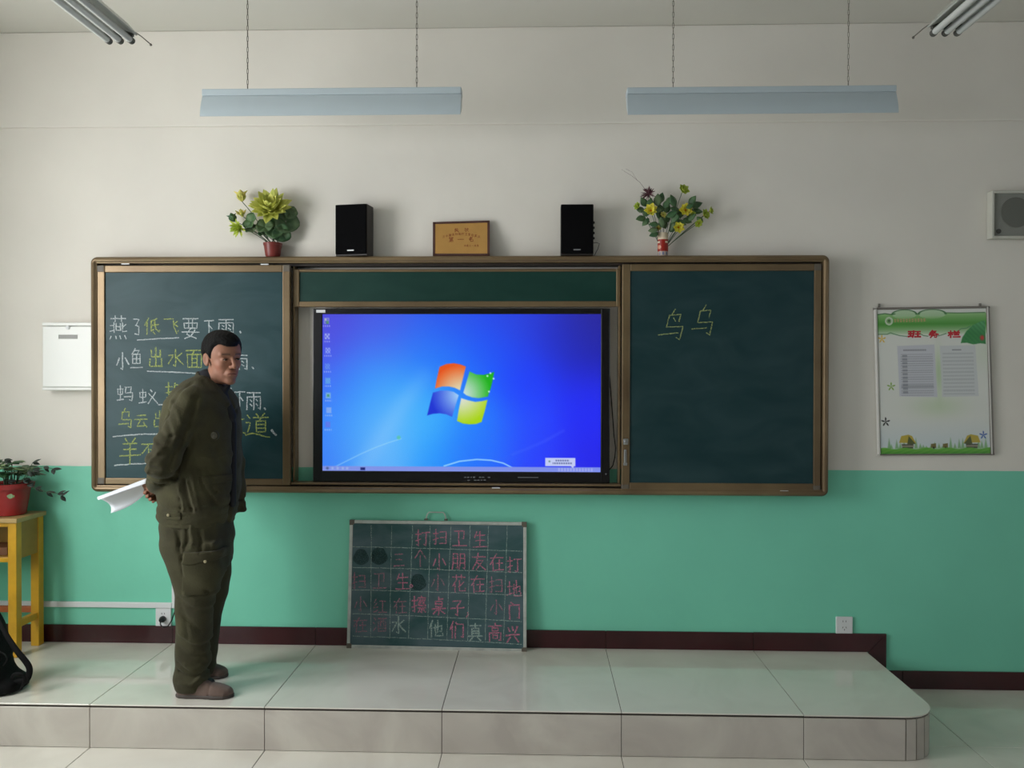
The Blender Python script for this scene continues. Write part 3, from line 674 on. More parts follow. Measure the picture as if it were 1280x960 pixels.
def seg_d(Xp, Yp, a, b_):
    ax, ay = a; bx_, by_ = b_; dx, dy = bx_ - ax, by_ - ay; L2 = dx * dx + dy * dy + 1e-9
    t = np.clip(((Xp - ax) * dx + (Yp - ay) * dy) / L2, 0, 1)
    return np.hypot(Xp - ax - t * dx, Yp - ay - t * dy)
def line_d(Xp, Yp, pts):
    d = np.full(Xp.shape, 1e9)
    for a, b_ in zip(pts, pts[1:]): d = np.minimum(d, seg_d(Xp, Yp, a, b_))
    return d
def poly_m(Xp, Yp, pts, soft=1.0):
    n = len(pts); inside = np.zeros(Xp.shape, bool)
    for i in range(n):
        (x0, y0), (x1, y1) = pts[i], pts[(i + 1) % n]
        c = ((y0 > Yp) != (y1 > Yp)) & (Xp < (x1 - x0) * (Yp - y0) / (y1 - y0 + 1e-12) + x0)
        inside ^= c
    d = line_d(Xp, Yp, list(pts) + [pts[0]])
    return np.clip(0.5 + np.where(inside, d, -d) / soft, 0, 1)
def over(C, mask, col): 
    mk = mask[..., None]; return C * (1 - mk) + np.asarray(col, float) * mk

# ------------------------------------------------------------------ interactive screen
YT = -0.075
tv = empty('interactive_display', (X(577, YT), 0, Z(603, YT)), 'large black flat screen glowing blue in the middle of the blackboard', 'display')
x0, x1, z1, z0 = X(391, YT), X(762.5, YT), Z(385.5, YT), Z(603.5, YT)
su0, su1, sw1, sw0 = X(402.7, YT), X(751, YT), Z(392.6, YT), Z(589.8, YT)
b = MB(); b.box(x0 + .01, x1 - .01, -.055, -.012, z0 + .008, z1 - .008, r=.006); b.build('housing', DARKP, tv)
BEZ = mat('gloss_black_bezel', rgb(20, 19, 21), rough=0.22, var=0.1, vscale=6)
b = MB()
b.box(x0, su0, YT, -.050, z0, z1, r=.004); b.box(su1, x1, YT, -.050, z0, z1, r=.004)
b.box(su0 - .004, su1 + .004, YT + .0003, -.050, sw1, z1, r=.003); b.box(su0 - .004, su1 + .004, YT + .0003, -.050, z0, sw0, r=.003)
bz = b.build('bezel', BEZ, tv)
def lettering(parent, px0, px1, py, h, n, M, Y, seedv=1):
    rg = random.Random(seedv); b = MB(); stepx = (px1 - px0) / n
    for k in range(n):
        if rg.random() < .15: continue
        p = at(px0 + stepx * (k + .5), py, Y); ww = stepx * .0043 * rg.uniform(.25, .42); hh = h * .0043 / 2 * rg.uniform(.6, 1)
        b.box(p.x - ww, p.x + ww, Y - .0008, Y, p.z - hh, p.z + hh)
    return tag(b.build('marking', M, parent), kind='stuff')
MARK = mat('grey_marking', rgb(120, 122, 126), rough=0.5, var=0.05)
lettering(bz, 576, 613, 596.6, 1.6, 10, MARK, YT); lettering(bz, 584, 608, 600.2, 1.2, 6, MARK, YT, 2)
p = at(660, 596.8, YT); b = MB(); b.box(p.x - .055, p.x + .055, YT - .0012, YT, p.z - .0018, p.z + .0018); b.build('infrared_strip', MARK, bz)
p = at(401, 389.0, YT); b = MB(); b.box(p.x - .025, p.x + .025, YT - .001, YT, p.z - .008, p.z + .008, r=.0004, seg=1); o = b.build('sticker', WHITEP, bz); o['label'] = 'small white sticker on the bezel corner'
p = at(757.5, 592.5, YT); b = MB(); b.lathe((p.x, YT, p.z), [(.004, 0), (.004, -.002), (.002, -.003)], 10, 'Y'); b.build('power_light', MARK, bz)

CTRL = [(405,395,72,66,214),(480,395,66,78,222),(560,395,40,72,228),(650,395,40,58,215),(745,395,40,35,150),
 (405,440,70,75,230),(480,430,66,110,245),(540,430,35,108,250),(620,420,30,78,245),(700,420,30,45,200),(748,440,25,28,165),
 (405,490,55,105,250),(450,480,50,150,255),(500,480,60,172,255),(545,450,30,130,255),(600,450,20,92,255),(660,470,25,60,255),(740,490,30,42,248),
 (410,540,60,135,255),(440,530,55,165,255),(480,530,110,190,255),(530,530,60,180,255),(600,540,30,128,255),(660,540,35,75,255),(740,550,30,38,248),
 (405,580,60,105,250),(440,580,60,165,250),(475,570,120,192,255),(540,580,30,148,255),(600,575,35,108,255),(680,580,40,58,255),(745,580,35,30,225)]
def L5(pts): return [(520 + a / 9.6, 440 + c / 9.6) for a, c in pts]
def screen_col(U, V):
    PX = 402.7 + U * (751 - 402.7); PY = 392.6 + V * (589.8 - 392.6)
    num = np.zeros(U.shape + (3,)); den = np.zeros(U.shape)
    for cx, cy, r_, g_, b_ in CTRL:
        wgt = np.exp(-((PX - cx) ** 2 + (PY - cy) ** 2) / (2 * 30.0 ** 2)) + 1e-9
        num += wgt[..., None] * np.array([r_, g_, b_], float); den += wgt
    C = num / den[..., None]
    # sweeping light rays and the curl lines of the wallpaper
    ray1 = np.exp(-(line_d(PX, PY, [(455, 585), (480, 545), (505, 505), (530, 470)]) / 13.0) ** 2) * np.clip((PY - 440) / 60, 0, 1)
    C = over(C, ray1 * .28, (150, 205, 255))
    arc = [(416, 586), (432, 578), (452, 568), (470, 560), (486, 554), (502, 549)]
    C = over(C, np.clip(1.1 - line_d(PX, PY, arc) / 1.1, 0, 1) * .5, (170, 225, 255))
    arc2 = [(556, 583), (575, 577), (597, 574.5), (615, 575.5), (630, 579), (642, 585)]
    C = over(C, np.clip(1.2 - line_d(PX, PY, arc2) / 1.2, 0, 1) * .8, (170, 225, 255))
    C = over(C, np.clip(1.4 - line_d(PX, PY, [(642, 568), (680, 552), (705, 538)]) / 2.0, 0, 1) * .12, (110, 140, 255))
    C = over(C, np.clip(1.8 - np.hypot(PX - 499, PY - 547.5) / 1.8, 0, 1) * .7, (90, 200, 150))
    # four-pane flag
    glow = np.exp(-(((PX - 577) / 42) ** 2 + ((PY - 492) / 42) ** 2)); C = over(C, glow * .16, (60, 190, 255))
    red = L5([(290,180),(370,145),(460,135),(540,150),(605,175),(570,320),(535,460),(470,430),(400,415),(320,415),(235,440),(255,330)])
    grn = L5([(650,235),(730,270),(820,275),(900,255),(945,240),(925,350),(905,430),(870,535),(760,555),(680,545),(610,520),(575,490),(610,370)])
    blu = L5([(210,490),(300,465),(390,465),(460,480),(520,520),(480,650),(440,780),(370,750),(290,738),(210,745),(140,765),(175,620)])
    yel = L5([(550,555),(630,580),(720,600),(800,590),(865,575),(835,700),(795,840),(730,865),(650,870),(570,860),(500,830),(520,700)])
    cx, cy = 576.8, 493.1
    rr = np.clip(np.hypot(PX - cx, PY - cy) / 38.0, 0, 1)
    def pane(C, pl, outer, inner, e=1.3):
        t = (rr ** e)[..., None]
        colr = np.asarray(inner, float) * (1 - t) + np.asarray(outer, float) * t
        mk = poly_m(PX, PY, pl, 1.4)[..., None]
        return C * (1 - mk) + colr * mk
    C = pane(C, red, (232, 84, 20), (225, 232, 196)); C = pane(C, grn, (24, 178, 20), (214, 226, 232))
    C = pane(C, blu, (24, 50, 214), (176, 226, 255), 1.0); C = pane(C, yel, (168, 214, 8), (226, 226, 236))
    for qx, qy in ((613.7, 466.5), (617.7, 473.3), (610, 470), (612, 489.5)):
        C = over(C, np.clip(1.7 - np.hypot(PX - qx, PY - qy), 0, 1) * .8, (210, 245, 245))
    # desktop icons down the left edge
    ics = [(408.0, 401.0, (200, 215, 190)), (408.6, 420.5, (190, 205, 240)), (409.6, 438.5, (170, 190, 245)), (409, 458.5, (110, 160, 235)),
           (409.6, 476.5, (120, 205, 225)), (410, 495, (175, 220, 200)), (410.8, 513.5, (190, 205, 235)), (409.6, 531.5, (120, 105, 225))]
    rg = random.Random(5)
    for i, (ix, iy, ic) in enumerate(ics):
        mk = np.clip(1.0 - np.maximum(np.abs(PX - ix) - 2.6, np.abs(PY - iy) - 3.0) / 1.2, 0, 1)
        tex = 0.55 + 0.45 * np.sin((PX - ix) * (1.2 + .3 * i) + i) * np.sin((PY - iy) * (1.0 + .2 * i) + 1.3 * i)
        C = over(C, mk * tex * .85, ic)
        if i == 0: C = over(C, np.clip(1.0 - np.maximum(np.abs(PX - ix - 1) - 1.2, np.abs(PY - iy - 2) - 1.5), 0, 1) * .8, (60, 130, 90))
        if i == 5: C = over(C, np.clip(1.0 - np.maximum(np.abs(PX - ix) - 1.0, np.abs(PY - iy) - 1.0), 0, 1) * .8, (60, 150, 90))
        lb = np.clip(1.0 - np.maximum(np.abs(PX - ix) - 4.0, np.abs(PY - iy - 6.6) - .5), 0, 1) * (0.5 + .5 * np.sin(PX * 2.4 + i))
        C = over(C, lb * .5, (225, 230, 250))
    # taskbar, its buttons, clock and the balloon above it
    tb = np.clip((PY - 583.2), 0, 1); C = over(C, tb, (128, 148, 232)); C = over(C, tb * np.clip((PX - 500) / 300, 0, 1) * .4, (120, 130, 240))
    C = over(C, tb * np.clip(1.2 - np.hypot(PX - 409, PY - 586.5) / 2.2, 0, 1), (70, 90, 140))
    for bx0 in (415.5, 422, 428.5, 434): C = over(C, np.clip(1.2 - np.hypot(PX - bx0, PY - 586.5) / 2.0, 0, 1) * .6, (180, 205, 235))
    C = over(C, np.clip(1.0 - np.maximum(np.abs(PX - 453.7) - 2.4, np.abs(PY - 587) - 1.2), 0, 1), (26, 34, 110))
    C = over(C, tb * np.clip(1.0 - np.maximum(np.abs(PX - 720) - 22, np.abs(PY - 586.8) - 1.5), 0, 1) * .5 * (0.5 + .5 * np.sin(PX * 1.7)), (200, 205, 245))
    bl = np.clip(1.0 - np.maximum(np.abs(PX - 701) - 18.2, np.abs(PY - 577.2) - 4.6), 0, 1); C = over(C, bl, (196, 206, 246))
    C = over(C, poly_m(PX, PY, [(713, 581), (719, 581), (716.5, 585)], 1), (196, 206, 246))
    C = over(C, np.clip(1.0 - np.hypot(PX - 687.5, PY - 576.5) / 1.8, 0, 1) * 1.0, (70, 120, 110))
    for ly in (575.4, 578.8): C = over(C, np.clip(1.0 - np.maximum(np.abs(PX - 703.5) - (8 if ly < 577 else 11.5), np.abs(PY - ly) - .5), 0, 1) * (.55 + .35 * np.sin(PX * 2.2 + ly)), (70, 84, 140))
    return C
SCREEN = vcol_mat('lit_screen', rough=0.25, emission=1.0)
ys_ = -.066
raster_patch('screen', [(su0 - .001, ys_, sw1 + .001), (su1 + .001, ys_, sw1 + .001), (su1 + .001, ys_, sw0 - .001), (su0 - .001, ys_, sw0 - .001)], 523, 297, screen_col, SCREEN, tv)

# display cable hanging at the right of the screen
b = MB(); b.tube([at(762, 470, -.03), at(765, 510, -.03), at(767.5, 545, -.03), at(769.5, 560, -.03), at(768.5, 572, -.03), at(766, 582, -.03), at(761, 588, -.03)], .003, 8)
tag(b.build('display_cable', DARKP, smooth=True), 'thin black cable hanging beside the right edge of the screen', 'cable')

# ------------------------------------------------------------------ fluorescent lamps over the blackboard
LAMPW = mat('blue_white_enamel', rgb(178, 191, 198), rough=0.28, var=0.03, spec=0.5)
TUBE = mat('unlit_fluorescent_tube', rgb(196, 198, 194), rough=0.3, var=0.03)
METAL = mat('grey_chain_metal', rgb(116, 112, 104), rough=0.4, metal=0.7, var=0.2, vscale=30)
CAPM = mat('dark_tube_cap', rgb(88, 88, 82), rough=0.5, metal=0.3, var=0.1)
def chain(mb, p0, p1):
    """links along a straight line, joined into one hanging chain"""
    p0, p1 = Vector(p0), Vector(p1); L = (p1 - p0).length; n = int(L / .026)
    for k in range(n):
        c = p0 + (p1 - p0) * ((k + .5) / n); hz = L / n * .62; hx = .0038
        ring = []
        for a in range(9):
            t = 2 * math.pi * a / 8
            d = hx * math.cos(t); ring.append(c + (Vector((d, 0, 0)) if k % 2 else Vector((0, d, 0))) + Vector((0, 0, hz * math.sin(t))))
        mb.tube(ring, .0014, 4, cap=False)
def board_lamp(px0, px1, ytop, ymid, ybot, Y, ch, label):
    A, B_ = at(px0, (ytop + ybot) / 2, Y), at(px1, (ytop + ybot) / 2, Y)
    zt, zm, zb = at(px0, ytop, Y).z, at(px0, ymid, Y).z, at(px0, ybot, Y).z
    t = empty('hanging_tube_lamp', ((A.x + B_.x) / 2, Y, zt), label, 'lamp', 'tube lamps hanging in front of the blackboard')
    b = MB(); b.box(A.x, B_.x, Y, Y + .075, zm, zt, r=.004); b.build('housing', LAMPW, t)
    prof = []
    for k in range(9):
        s_ = k / 8; prof.append((Y + .004 - .030 * math.sin(s_ * math.pi * .5) , zm - .002 - (zm - zb - .002) * s_))
    inner = [(y_ + .0025, z_) for y_, z_ in prof][::-1]
    b = MB(); b.extrude([(y_, z_) for y_, z_ in prof + inner], (A.x + .002, 0, 0), (0, 1, 0), (0, 0, 1), (B_.x - A.x - .004, 0, 0))
    b.build('reflector', LAMPW, t, smooth=True)
    for xx in (A.x + .001, B_.x - .003):
        b = MB(); b.extrude([(Y - .020, zb + .002), (Y + .004, zm - .002), (Y + .06, zm - .002), (Y + .05, zm - .05)], (xx, 0, 0), (0, 1, 0), (0, 0, 1), (.002, 0, 0)); b.build('end_plate', LAMPW, t)
    zc = zm - .045
    b = MB(); b.cyl((A.x + .03, Y + .03, zc), (B_.x - .03, Y + .03, zc), .013, n=16); tu = b.build('tube', TUBE, t, smooth=True)
    for xx, dx in ((A.x + .006, .024), (B_.x - .03, .024)):
        b = MB(); b.box(xx, xx + dx, Y + .012, Y + .048, zc - .02, zm - .001, r=.003); b.build('lamp_holder', WHITEP, t)
    for px, _ in ch:
        p = at(px, 60, Y + .035); b = MB(); chain(b, (p.x, Y + .035, zt + .004), (p.x, Y + .035, ZC - .012)); b.build('chain', METAL, t, smooth=True)
        b = MB(); b.lathe((p.x, Y + .035, ZC - .0125), [(.02, 0), (.024, .006), (.024, .012)], 14); b.build('ceiling_hook', WHITEP, t, smooth=True)
        b = MB(); b.box(p.x - .01, p.x + .01, Y + .02, Y + .05, zt - .001, zt + .006, r=.002); b.build('bracket', METAL, t)
board_lamp(252, 576.5, 111, 119.5, 147.5, -.56, ((309.5, 0), (521, 0)), 'left of the two long pale blue tube lamps hanging over the blackboard')
board_lamp(784, 1121, 109, 117, 145.5, -.48, ((841.5, 0), (1060.5, 0)), 'right of the two long pale blue tube lamps hanging over the blackboard')

# ceiling battens running away from the front wall, far ends in the upper corners of the view
LAMPG = mat('grey_white_lamp_body', rgb(176, 178, 170), rough=0.4, var=0.04)
def batten(px, py, side, label):
    Y0 = -1.30; e = at(px, py, Y0); z = e.z; xc = e.x
    t = empty('ceiling_batten', (xc, Y0, z), label, 'lamp', 'tube battens hung below the ceiling')
    L = 1.24
    b = MB(); b.extrude([(-.035, .065), (.035, .065), (.075, .020), (.070, .016), (.03, .030), (-.03, .030), (-.070, .016), (-.075, .020)], (xc, Y0, z), (1, 0, 0), (0, 0, 1), (0, -L, 0))
    b.build('housing', LAMPG, t)
    for dx in (-.045, 0, .045):
        b = MB(); b.cyl((xc + dx, Y0 - .002, z), (xc + dx, Y0 - L + .002, z), .0125, n=14); tb = b.build('tube', TUBE, t, smooth=True)
        b = MB(); b.cyl((xc + dx, Y0 + .012, z), (xc + dx, Y0 - .008, z), .0135, n=14); b.build('end_cap', CAPM, tb, smooth=True)
        b = MB(); b.cyl((xc + dx, Y0 - L + .008, z), (xc + dx, Y0 - L - .012, z), .0135, n=14); b.build('end_cap', CAPM, tb, smooth=True)
    for yy in (Y0 - .01, Y0 - L + .01):
        b = MB(); b.box(xc - .062, xc + .062, yy - .008, yy + .008, z + .008, z + .034, r=.003); b.build('lamp_holder', CAPM, t)
    s_ = side
    b = MB(); b.tube([(xc + s_ * .05, Y0, z + .04), (xc + s_ * .075, Y0 + .03, z + .025), (xc + s_ * .100, Y0 + .055, z + .004)], .002, 6); b.lathe((xc + s_ * .100, Y0 + .055, z - .002), [(.003, 0), (.0055, .004), (.003, .009)], 10); b.build('pull_wire', METAL, t, smooth=True)
    for yy in (Y0 - .25, Y0 - L + .25):
        b = MB(); b.cyl((xc, yy, z + .064), (xc, yy, ZC - .011), .004, n=8); b.build('drop_rod', METAL, t, smooth=True)
        b = MB(); b.lathe((xc, yy, ZC - .0115), [(.02, 0), (.028, .005), (.028, .011)], 16); b.build('ceiling_rose', WHITEP, t, smooth=True)
batten(149, 50, 1, 'grey three-tube batten at the top left corner of the view')
batten(1183, 40, -1, 'grey three-tube batten at the top right corner of the view')

# ------------------------------------------------------------------ things standing on top of the blackboard
ZT = zT
SPK = mat('black_speaker_vinyl', rgb(14, 13, 13), rough=0.45, var=0.15, vscale=20)
SPS = mat('dark_brown_speaker_side', rgb(36, 31, 29), rough=0.42, var=0.2, vscale=12)
CLOTH = mat('black_grille_cloth', rgb(9, 9, 11), rough=0.95, spec=.1, bump=0.4, bscale=400)
def speaker(px0, px1, ptop, dep, label, extra=False, rot=0.0):
    Yf = -.118
    a, c = at(px0, 300, Yf), at(px1, 300, Yf); zt = at(px0, ptop, Yf).z
    if extra: zt += 0
    t = empty('bookshelf_speaker', ((a.x + c.x) / 2, Yf + dep / 2, ZT), label, 'speaker', 'speakers on top of the blackboard')
    b = MB(); b.box(a.x, c.x, Yf + .010, Yf + dep, ZT + .001, zt, r=.003); b.build('cabinet', SPS, t)
    b = MB(); b.box(a.x + .001, c.x - .001, Yf, Yf + .012, ZT + .010, zt - .001, r=.005); g = b.build('grille', CLOTH, t)
    xm_ = (a.x + c.x) / 2
    b = MB(); b.box(xm_ - .019, xm_ + .019, Yf - .0018, Yf + .0005, ZT + .026, ZT + .033, r=.0006, seg=1); o = b.build('name_badge', WHITEP if not extra else MARK, t); o['label'] = 'small bright badge'
    if extra:
        for k in range(4):
            b = MB(); b.lathe((c.x, Yf + .05, zt - .09 - .028 * k), [(.007, -.0005), (.007, .007), (.005, .009)], 12, 'X'); b.build('control_knob', DARKP, t, smooth=True)
    t.rotation_euler.z = rot
    return a, c, zt
speaker(419.5, 461, 255, .104, 'black box speaker beside the potted artificial lotus', rot=-.17)
a, c, zt = speaker(701, 742, 255, .090, 'black box speaker with side knobs beside the framed certificate', True)
b = MB(); b.tube([(c.x + .001, -.05, ZT + .075), (c.x + .02, -.05, ZT + .078), (c.x + .036, -.05, ZT + .072), (c.x + .028, -.045, ZT + .045), (c.x + .012, -.04, ZT + .015), (c.x + .006, -.03, ZT + .0035)], .0017, 6)
tag(b.build('speaker_cable', DARKP, smooth=True), 'thin dark wire looping out of the right speaker', 'cable')

# framed certificate leaning on the wall
WOODF = mat('dark_brown_wood_frame', rgb(84, 52, 46), rough=0.4, var=0.3, vscale=30)
GOLD = mat('golden_certificate_board', rgb(196, 150, 82), rough=0.38, metal=0.25, var=0.08, vscale=18)
INKR = mat('brown_red_ink', rgb(150, 84, 44), rough=0.6, var=0.1)
ce = empty('framed_certificate', (at(576, 320, -.08).x, -.08, ZT), 'gold certificate in a dark brown frame standing between the two speakers', 'certificate')
def leaning(px, py, yb, yt, zb, zt):
    """point on a plane that leans from (yb, zb) to (yt, zt)"""
    N_ = Vector((0, -(zt - zb), (yt - yb))).normalized(); return atpl(px, py, Vector((0, yb, zb)), N_), N_
def cpt(px, py): return leaning(px, py, -.085, -.030, ZT + .002, ZT + .195)
TL, N_ = cpt(541, 277.5); TR, _ = cpt(612, 275.5); BR, _ = cpt(612, 319.5); BL, _ = cpt(541, 319.5)
def bar(mb, P, Q, n, inward, wd, th):
    """bar of width wd going inward from edge PQ, thickness th behind the plane with normal n"""
    d = (Q - P); mb.extrude([(0, 0), (0, -th), (wd, -th), (wd, 0)], P, inward, n, d)
for P, Q in ((TL, TR), (TR, BR), (BR, BL), (BL, TL)):
    d = (Q - P).normalized(); cen = (TL + TR + BR + BL) / 4; inw = N_.cross(d); inw = inw if (cen - P).dot(inw) > 0 else -inw
    b = MB(); bar(b, P, Q, N_, inw, .012, .016); b.build('frame_bar', WOODF, ce)
b = MB(); q = [v + (((TL + TR + BR + BL) / 4) - v) * .06 - N_ * .004 for v in (TL, TR, BR, BL)]
b.poly(q); o = b.build('certificate_board', GOLD, ce, solid=.004)
pn = Pen(TL - N_ * .0015, N_, .1)
pn.char('奖', 568, 285.5, 573.5, 290, .8); pn.char('状', 580, 285, 585.5, 289.5, .8)
for k, ch_ in enumerate('三小朋友扫地打卫生在高兴'):
    xx = 553 + k * 4.0; yy = 296.4 - 4.2 * math.sin(math.pi * (k + .5) / 12); pn.char(ch_, xx, yy - 1.6, xx + 3.2, yy + 1.8, .5)
pn.char('第', 561, 296.5, 567, 302.5, 1.1); pn.char('一', 572, 297, 580, 301.5, 1.0); pn.char('名', 586, 296, 592, 302, 1.1)
for k, ch_ in enumerate('小在三一水生'):
    xx = 580 + k * 3.2; pn.char(ch_, xx, 305.6, xx + 2.4, 308.4, .5)
pn.build('inscription', INKR, o)

# ------------------------------------------------------------------ petals, leaves and flowers
def leaf_grid(mb, base, direc, up, L, W, curl=.3, cup=.2, nu=7, nv=5, pw=.8, round_=False):
    base, direc = Vector(base), Vector(direc).normalized(); side = direc.cross(Vector(up))
    side = side.normalized() if side.length > 1e-4 else Vector((1, 0, 0)); nrm = side.cross(direc).normalized()
    rows = []
    for i in range(nu):
        t = i / (nu - 1)
        w_ = W * (math.sin(math.pi * min(max(t, .02), .985) ** pw)) ** (.55 if round_ else .9) * .5
        row = []
        for j in range(nv):
            s_ = (j / (nv - 1) - .5) * 2
            row.append(base + direc * (L * t) + side * (w_ * s_) + nrm * (curl * L * t * t + cup * w_ * s_ * s_))
        rows.append(row)
    mb.grid(rows); return mb
LEAFM = mat('dark_green_silk_leaf', rgb(44, 84, 50), rough=0.5, var=0.35, vscale=25, col2=rgb(84, 112, 70))
LEAFP = mat('pale_green_silk_leaf', rgb(96, 118, 82), rough=0.55, var=0.3, vscale=20, col2=rgb(60, 92, 58))
PETY = mat('yellow_green_petal', rgb(214, 214, 110), rough=0.6, var=0.25, vscale=22, col2=rgb(176, 186, 84))
PETL = mat('lime_petal', rgb(190, 206, 78), rough=0.6, var=0.3, vscale=20, col2=rgb(150, 172, 60))
PETB = mat('bud_yellow', rgb(222, 204, 112), rough=0.6, var=0.2, vscale=30, col2=rgb(168, 186, 84))
STEM = mat('green_stem', rgb(52, 78, 48), rough=0.6, var=0.2)
TERRA = mat('red_brown_plastic_pot', rgb(122, 46, 40), rough=0.4, var=0.2, vscale=14)
VEIN = mat('orange_centre', rgb(222, 130, 30), rough=0.7, var=0.2, vscale=40)

rg = random.Random(11)
def bloom(parent, C_, facing, R_, layers, M, name='bloom', petal='petal', wide=.5, core=None, cup0=.4):
    """flower head: cup-like core with layers of separate petals"""
    C_ = Vector(C_); Fn = Vector(facing).normalized(); e1 = Fn.cross(Vector((0, 0, 1))); e1 = e1.normalized() if e1.length > .1 else Vector((1, 0, 0)); e2 = Fn.cross(e1)
    b = MB(); b.lathe((0, 0, 0), [(.02 * R_, -.12 * R_), (.16 * R_, -.06 * R_), (.2 * R_, .06 * R_), (.1 * R_, .16 * R_), (.01 * R_, .18 * R_)], 12)
    rot = Vector((0, 0, 1)).rotation_difference(Fn).to_matrix().to_4x4(); rot.translation = C_; b.b.transform(rot)
    h = b.build(name, core or M, parent, smooth=True)
    for li, (n, tilt, ln) in enumerate(layers):
        for k in range(n):
            a = 2 * math.pi * (k + .5 * (li % 2)) / n + rg.uniform(-.12, .12); tl = tilt + rg.uniform(-.1, .1)
            rad = e1 * math.cos(a) + e2 * math.sin(a)
            d = rad * math.sin(tl) + Fn * math.cos(tl); up = Fn * math.sin(tl) - rad * math.cos(tl)
            b = MB(); leaf_grid(b, C_ + rad * .08 * R_, d, up, R_ * ln * rg.uniform(.9, 1.08), R_ * wide * rg.uniform(.85, 1.1), curl=rg.uniform(.05, .28), cup=cup0, nu=6, nv=4, pw=.85)
            b.build(petal, M, h, smooth=True, solid=.0006)
    return h

# left: lotus arrangement in a small pot
YP = -.062
S = 1 / 233.0
pf = empty('artificial_lotus', (at(341, 320, YP).x, YP, ZT), 'artificial yellow-green lotus with round leaves in a small red-brown pot', 'flower arrangement')
pc = at(341, 320, YP); ph = at(341, 304, YP).z - ZT
b = MB(); b.lathe((pc.x, YP, ZT), [(.035, .001), (.040, .01), (.048, ph - .012), (.051, ph - .012), (.051, ph), (.046, ph), (.045, ph - .008), (.005, ph - .008)], 24); b.build('pot', TERRA, pf, smooth=True)
top = Vector((pc.x, YP, ZT + ph - .006))
def stem_to(parent, p, q, r=.0022, bend=.02, M=STEM, name='stem'):
    p, q = Vector(p), Vector(q); m_ = (p + q) / 2 + Vector((rg.uniform(-bend, bend) * .4, 0, bend))
    pts = [p * (1 - t) ** 2 + m_ * 2 * t * (1 - t) + q * t * t for t in [k / 6 for k in range(7)]]
    b = MB(); b.tube(pts, r, 6); return b.build(name, M, parent, smooth=True)
big = at(339, 262, YP - .02)
bloom(pf, big, (.1, -.75, .5), .105, [(12, 1.5, 1.0), (12, 1.15, 1.0), (10, .8, .95), (8, .42, .9)], PETY, wide=.5)
stem_to(pf, top, big)
bd = at(302.5, 252, YP); bt = at(300, 238, YP)
b = MB()
for k in range(5):
    a = 2 * math.pi * k / 5; leaf_grid(b, bd, Vector((-.15 + .35 * math.cos(a), .35 * math.sin(a), 1)), Vector((-math.cos(a), -math.sin(a), .2)), .066, .050, curl=-.28, cup=.5)
b.build('bud', PETB, pf, smooth=True, solid=.0008); stem_to(pf, top + Vector((-.01, 0, 0)), bd, bend=.03)
g2 = at(293, 277, YP)
b = MB()
for k in range(4):
    a = 2 * math.pi * k / 4 + .4; leaf_grid(b, g2, Vector((-.5 + .4 * math.cos(a), .4 * math.sin(a), 1)), Vector((-math.cos(a), -math.sin(a), .2)), .050, .044, curl=-.25, cup=.5)
o = b.build('bud', LEAFM, pf, smooth=True, solid=.0008); o['label'] = 'closed green bud'
stem_to(pf, top + Vector((-.015, 0, 0)), g2, bend=.03)
sm = at(299, 284, YP - .01)
h = bloom(pf, sm, (-.45, -.75, -.45), .055, [(11, 1.3, 1.0), (9, .8, .95), (6, .35, .8)], PETL, wide=.34); h['label'] = 'spiky lime green bloom'
stem_to(pf, top + Vector((-.02, 0, 0)), sm)
u2 = at(303, 270, YP); h = bloom(pf, u2, (-.1, -.5, .8), .042, [(6, .9, 1.0), (4, .35, .95)], PETB, wide=.5); stem_to(pf, top, u2)
for px, py, r_, nrm, M_, dy in ((314, 277, .040, (-.5, -.8, .3), LEAFM, -.03), (331, 284, .040, (.1, -.8, .55), LEAFP, -.05), (343, 285, .050, (.2, -.9, .1), LEAFM, -.015), (357, 277, .058, (.55, -.8, .1), LEAFP, .0), (352, 291, .042, (.3, -.8, -.4), LEAFM, -.01), (316, 287, .036, (-.2, -.6, .7), LEAFP, -.02), (331, 292, .03, (0, -.5, .6), LEAFM, .0), (362, 266, .035, (.5, -.7, .3), LEAFP, .01)):
    c_ = at(px, py, YP + dy); n_ = Vector(nrm).normalized(); e1 = n_.cross(Vector((0, 0, 1))).normalized(); e2 = n_.cross(e1); r_ *= 1.2
    b = MB(); rows = []
    for i in range(5):
        rr = r_ * (i / 4 if i else .03)
        rows.append([c_ + (e1 * math.cos(a) + e2 * math.sin(a)) * rr * (1 + .07 * math.sin(3 * a + px) * i / 4) + n_ * (.25 * rr * rr / r_ + .006 * math.sin(5 * a) * i / 4) for a in [2 * math.pi * k / 20 for k in range(21)]])
    b.grid(rows); bmesh.ops.remove_doubles(b.b, verts=list(b.b.verts), dist=.0002)
    b.build('round_leaf', M_, pf, smooth=True, solid=.0008); stem_to(pf, top + Vector((rg.uniform(-.03, .03), rg.uniform(-.02, .02), 0)), c_ + n_ * -.002, bend=.0)
# right: yellow artificial blossoms in a red patterned can
vf = empty('flowers_in_can', (at(828.5, 320, YP).x, YP, ZT), 'artificial yellow flowers with a dark plume in a red and white patterned can', 'flower arrangement')
vc = at(828.5, 320, YP); vh = at(828.5, 291.5, YP).z - ZT
def can_col(U, V):
    C = np.full(U.shape + (3,), (150, 38, 30), float)
    C = over(C, (V < .22) * 1.0, (205, 190, 165)); C = over(C, (V > .80) * 1.0, (188, 172, 160))
    a = U * 2 * np.pi * 2.3 + .7
    C = over(C, ((V > .38) & (V < .46) & (np.sin(a) > -.3)) * 1.0, (228, 212, 190)); C = over(C, ((V > .22) & (V < .3)) * 1.0, (222, 204, 178))
    C = over(C, (np.hypot((np.cos(a * .5) * 1.6), (V - .62) * 9) < .75) * .8, (236, 190, 160))
    return over(C, ((V > .84) & (V < .95) & (np.sin(a * 4) > 0)) * 1.0, (120, 124, 150))
nu_, nv_ = 64, 40
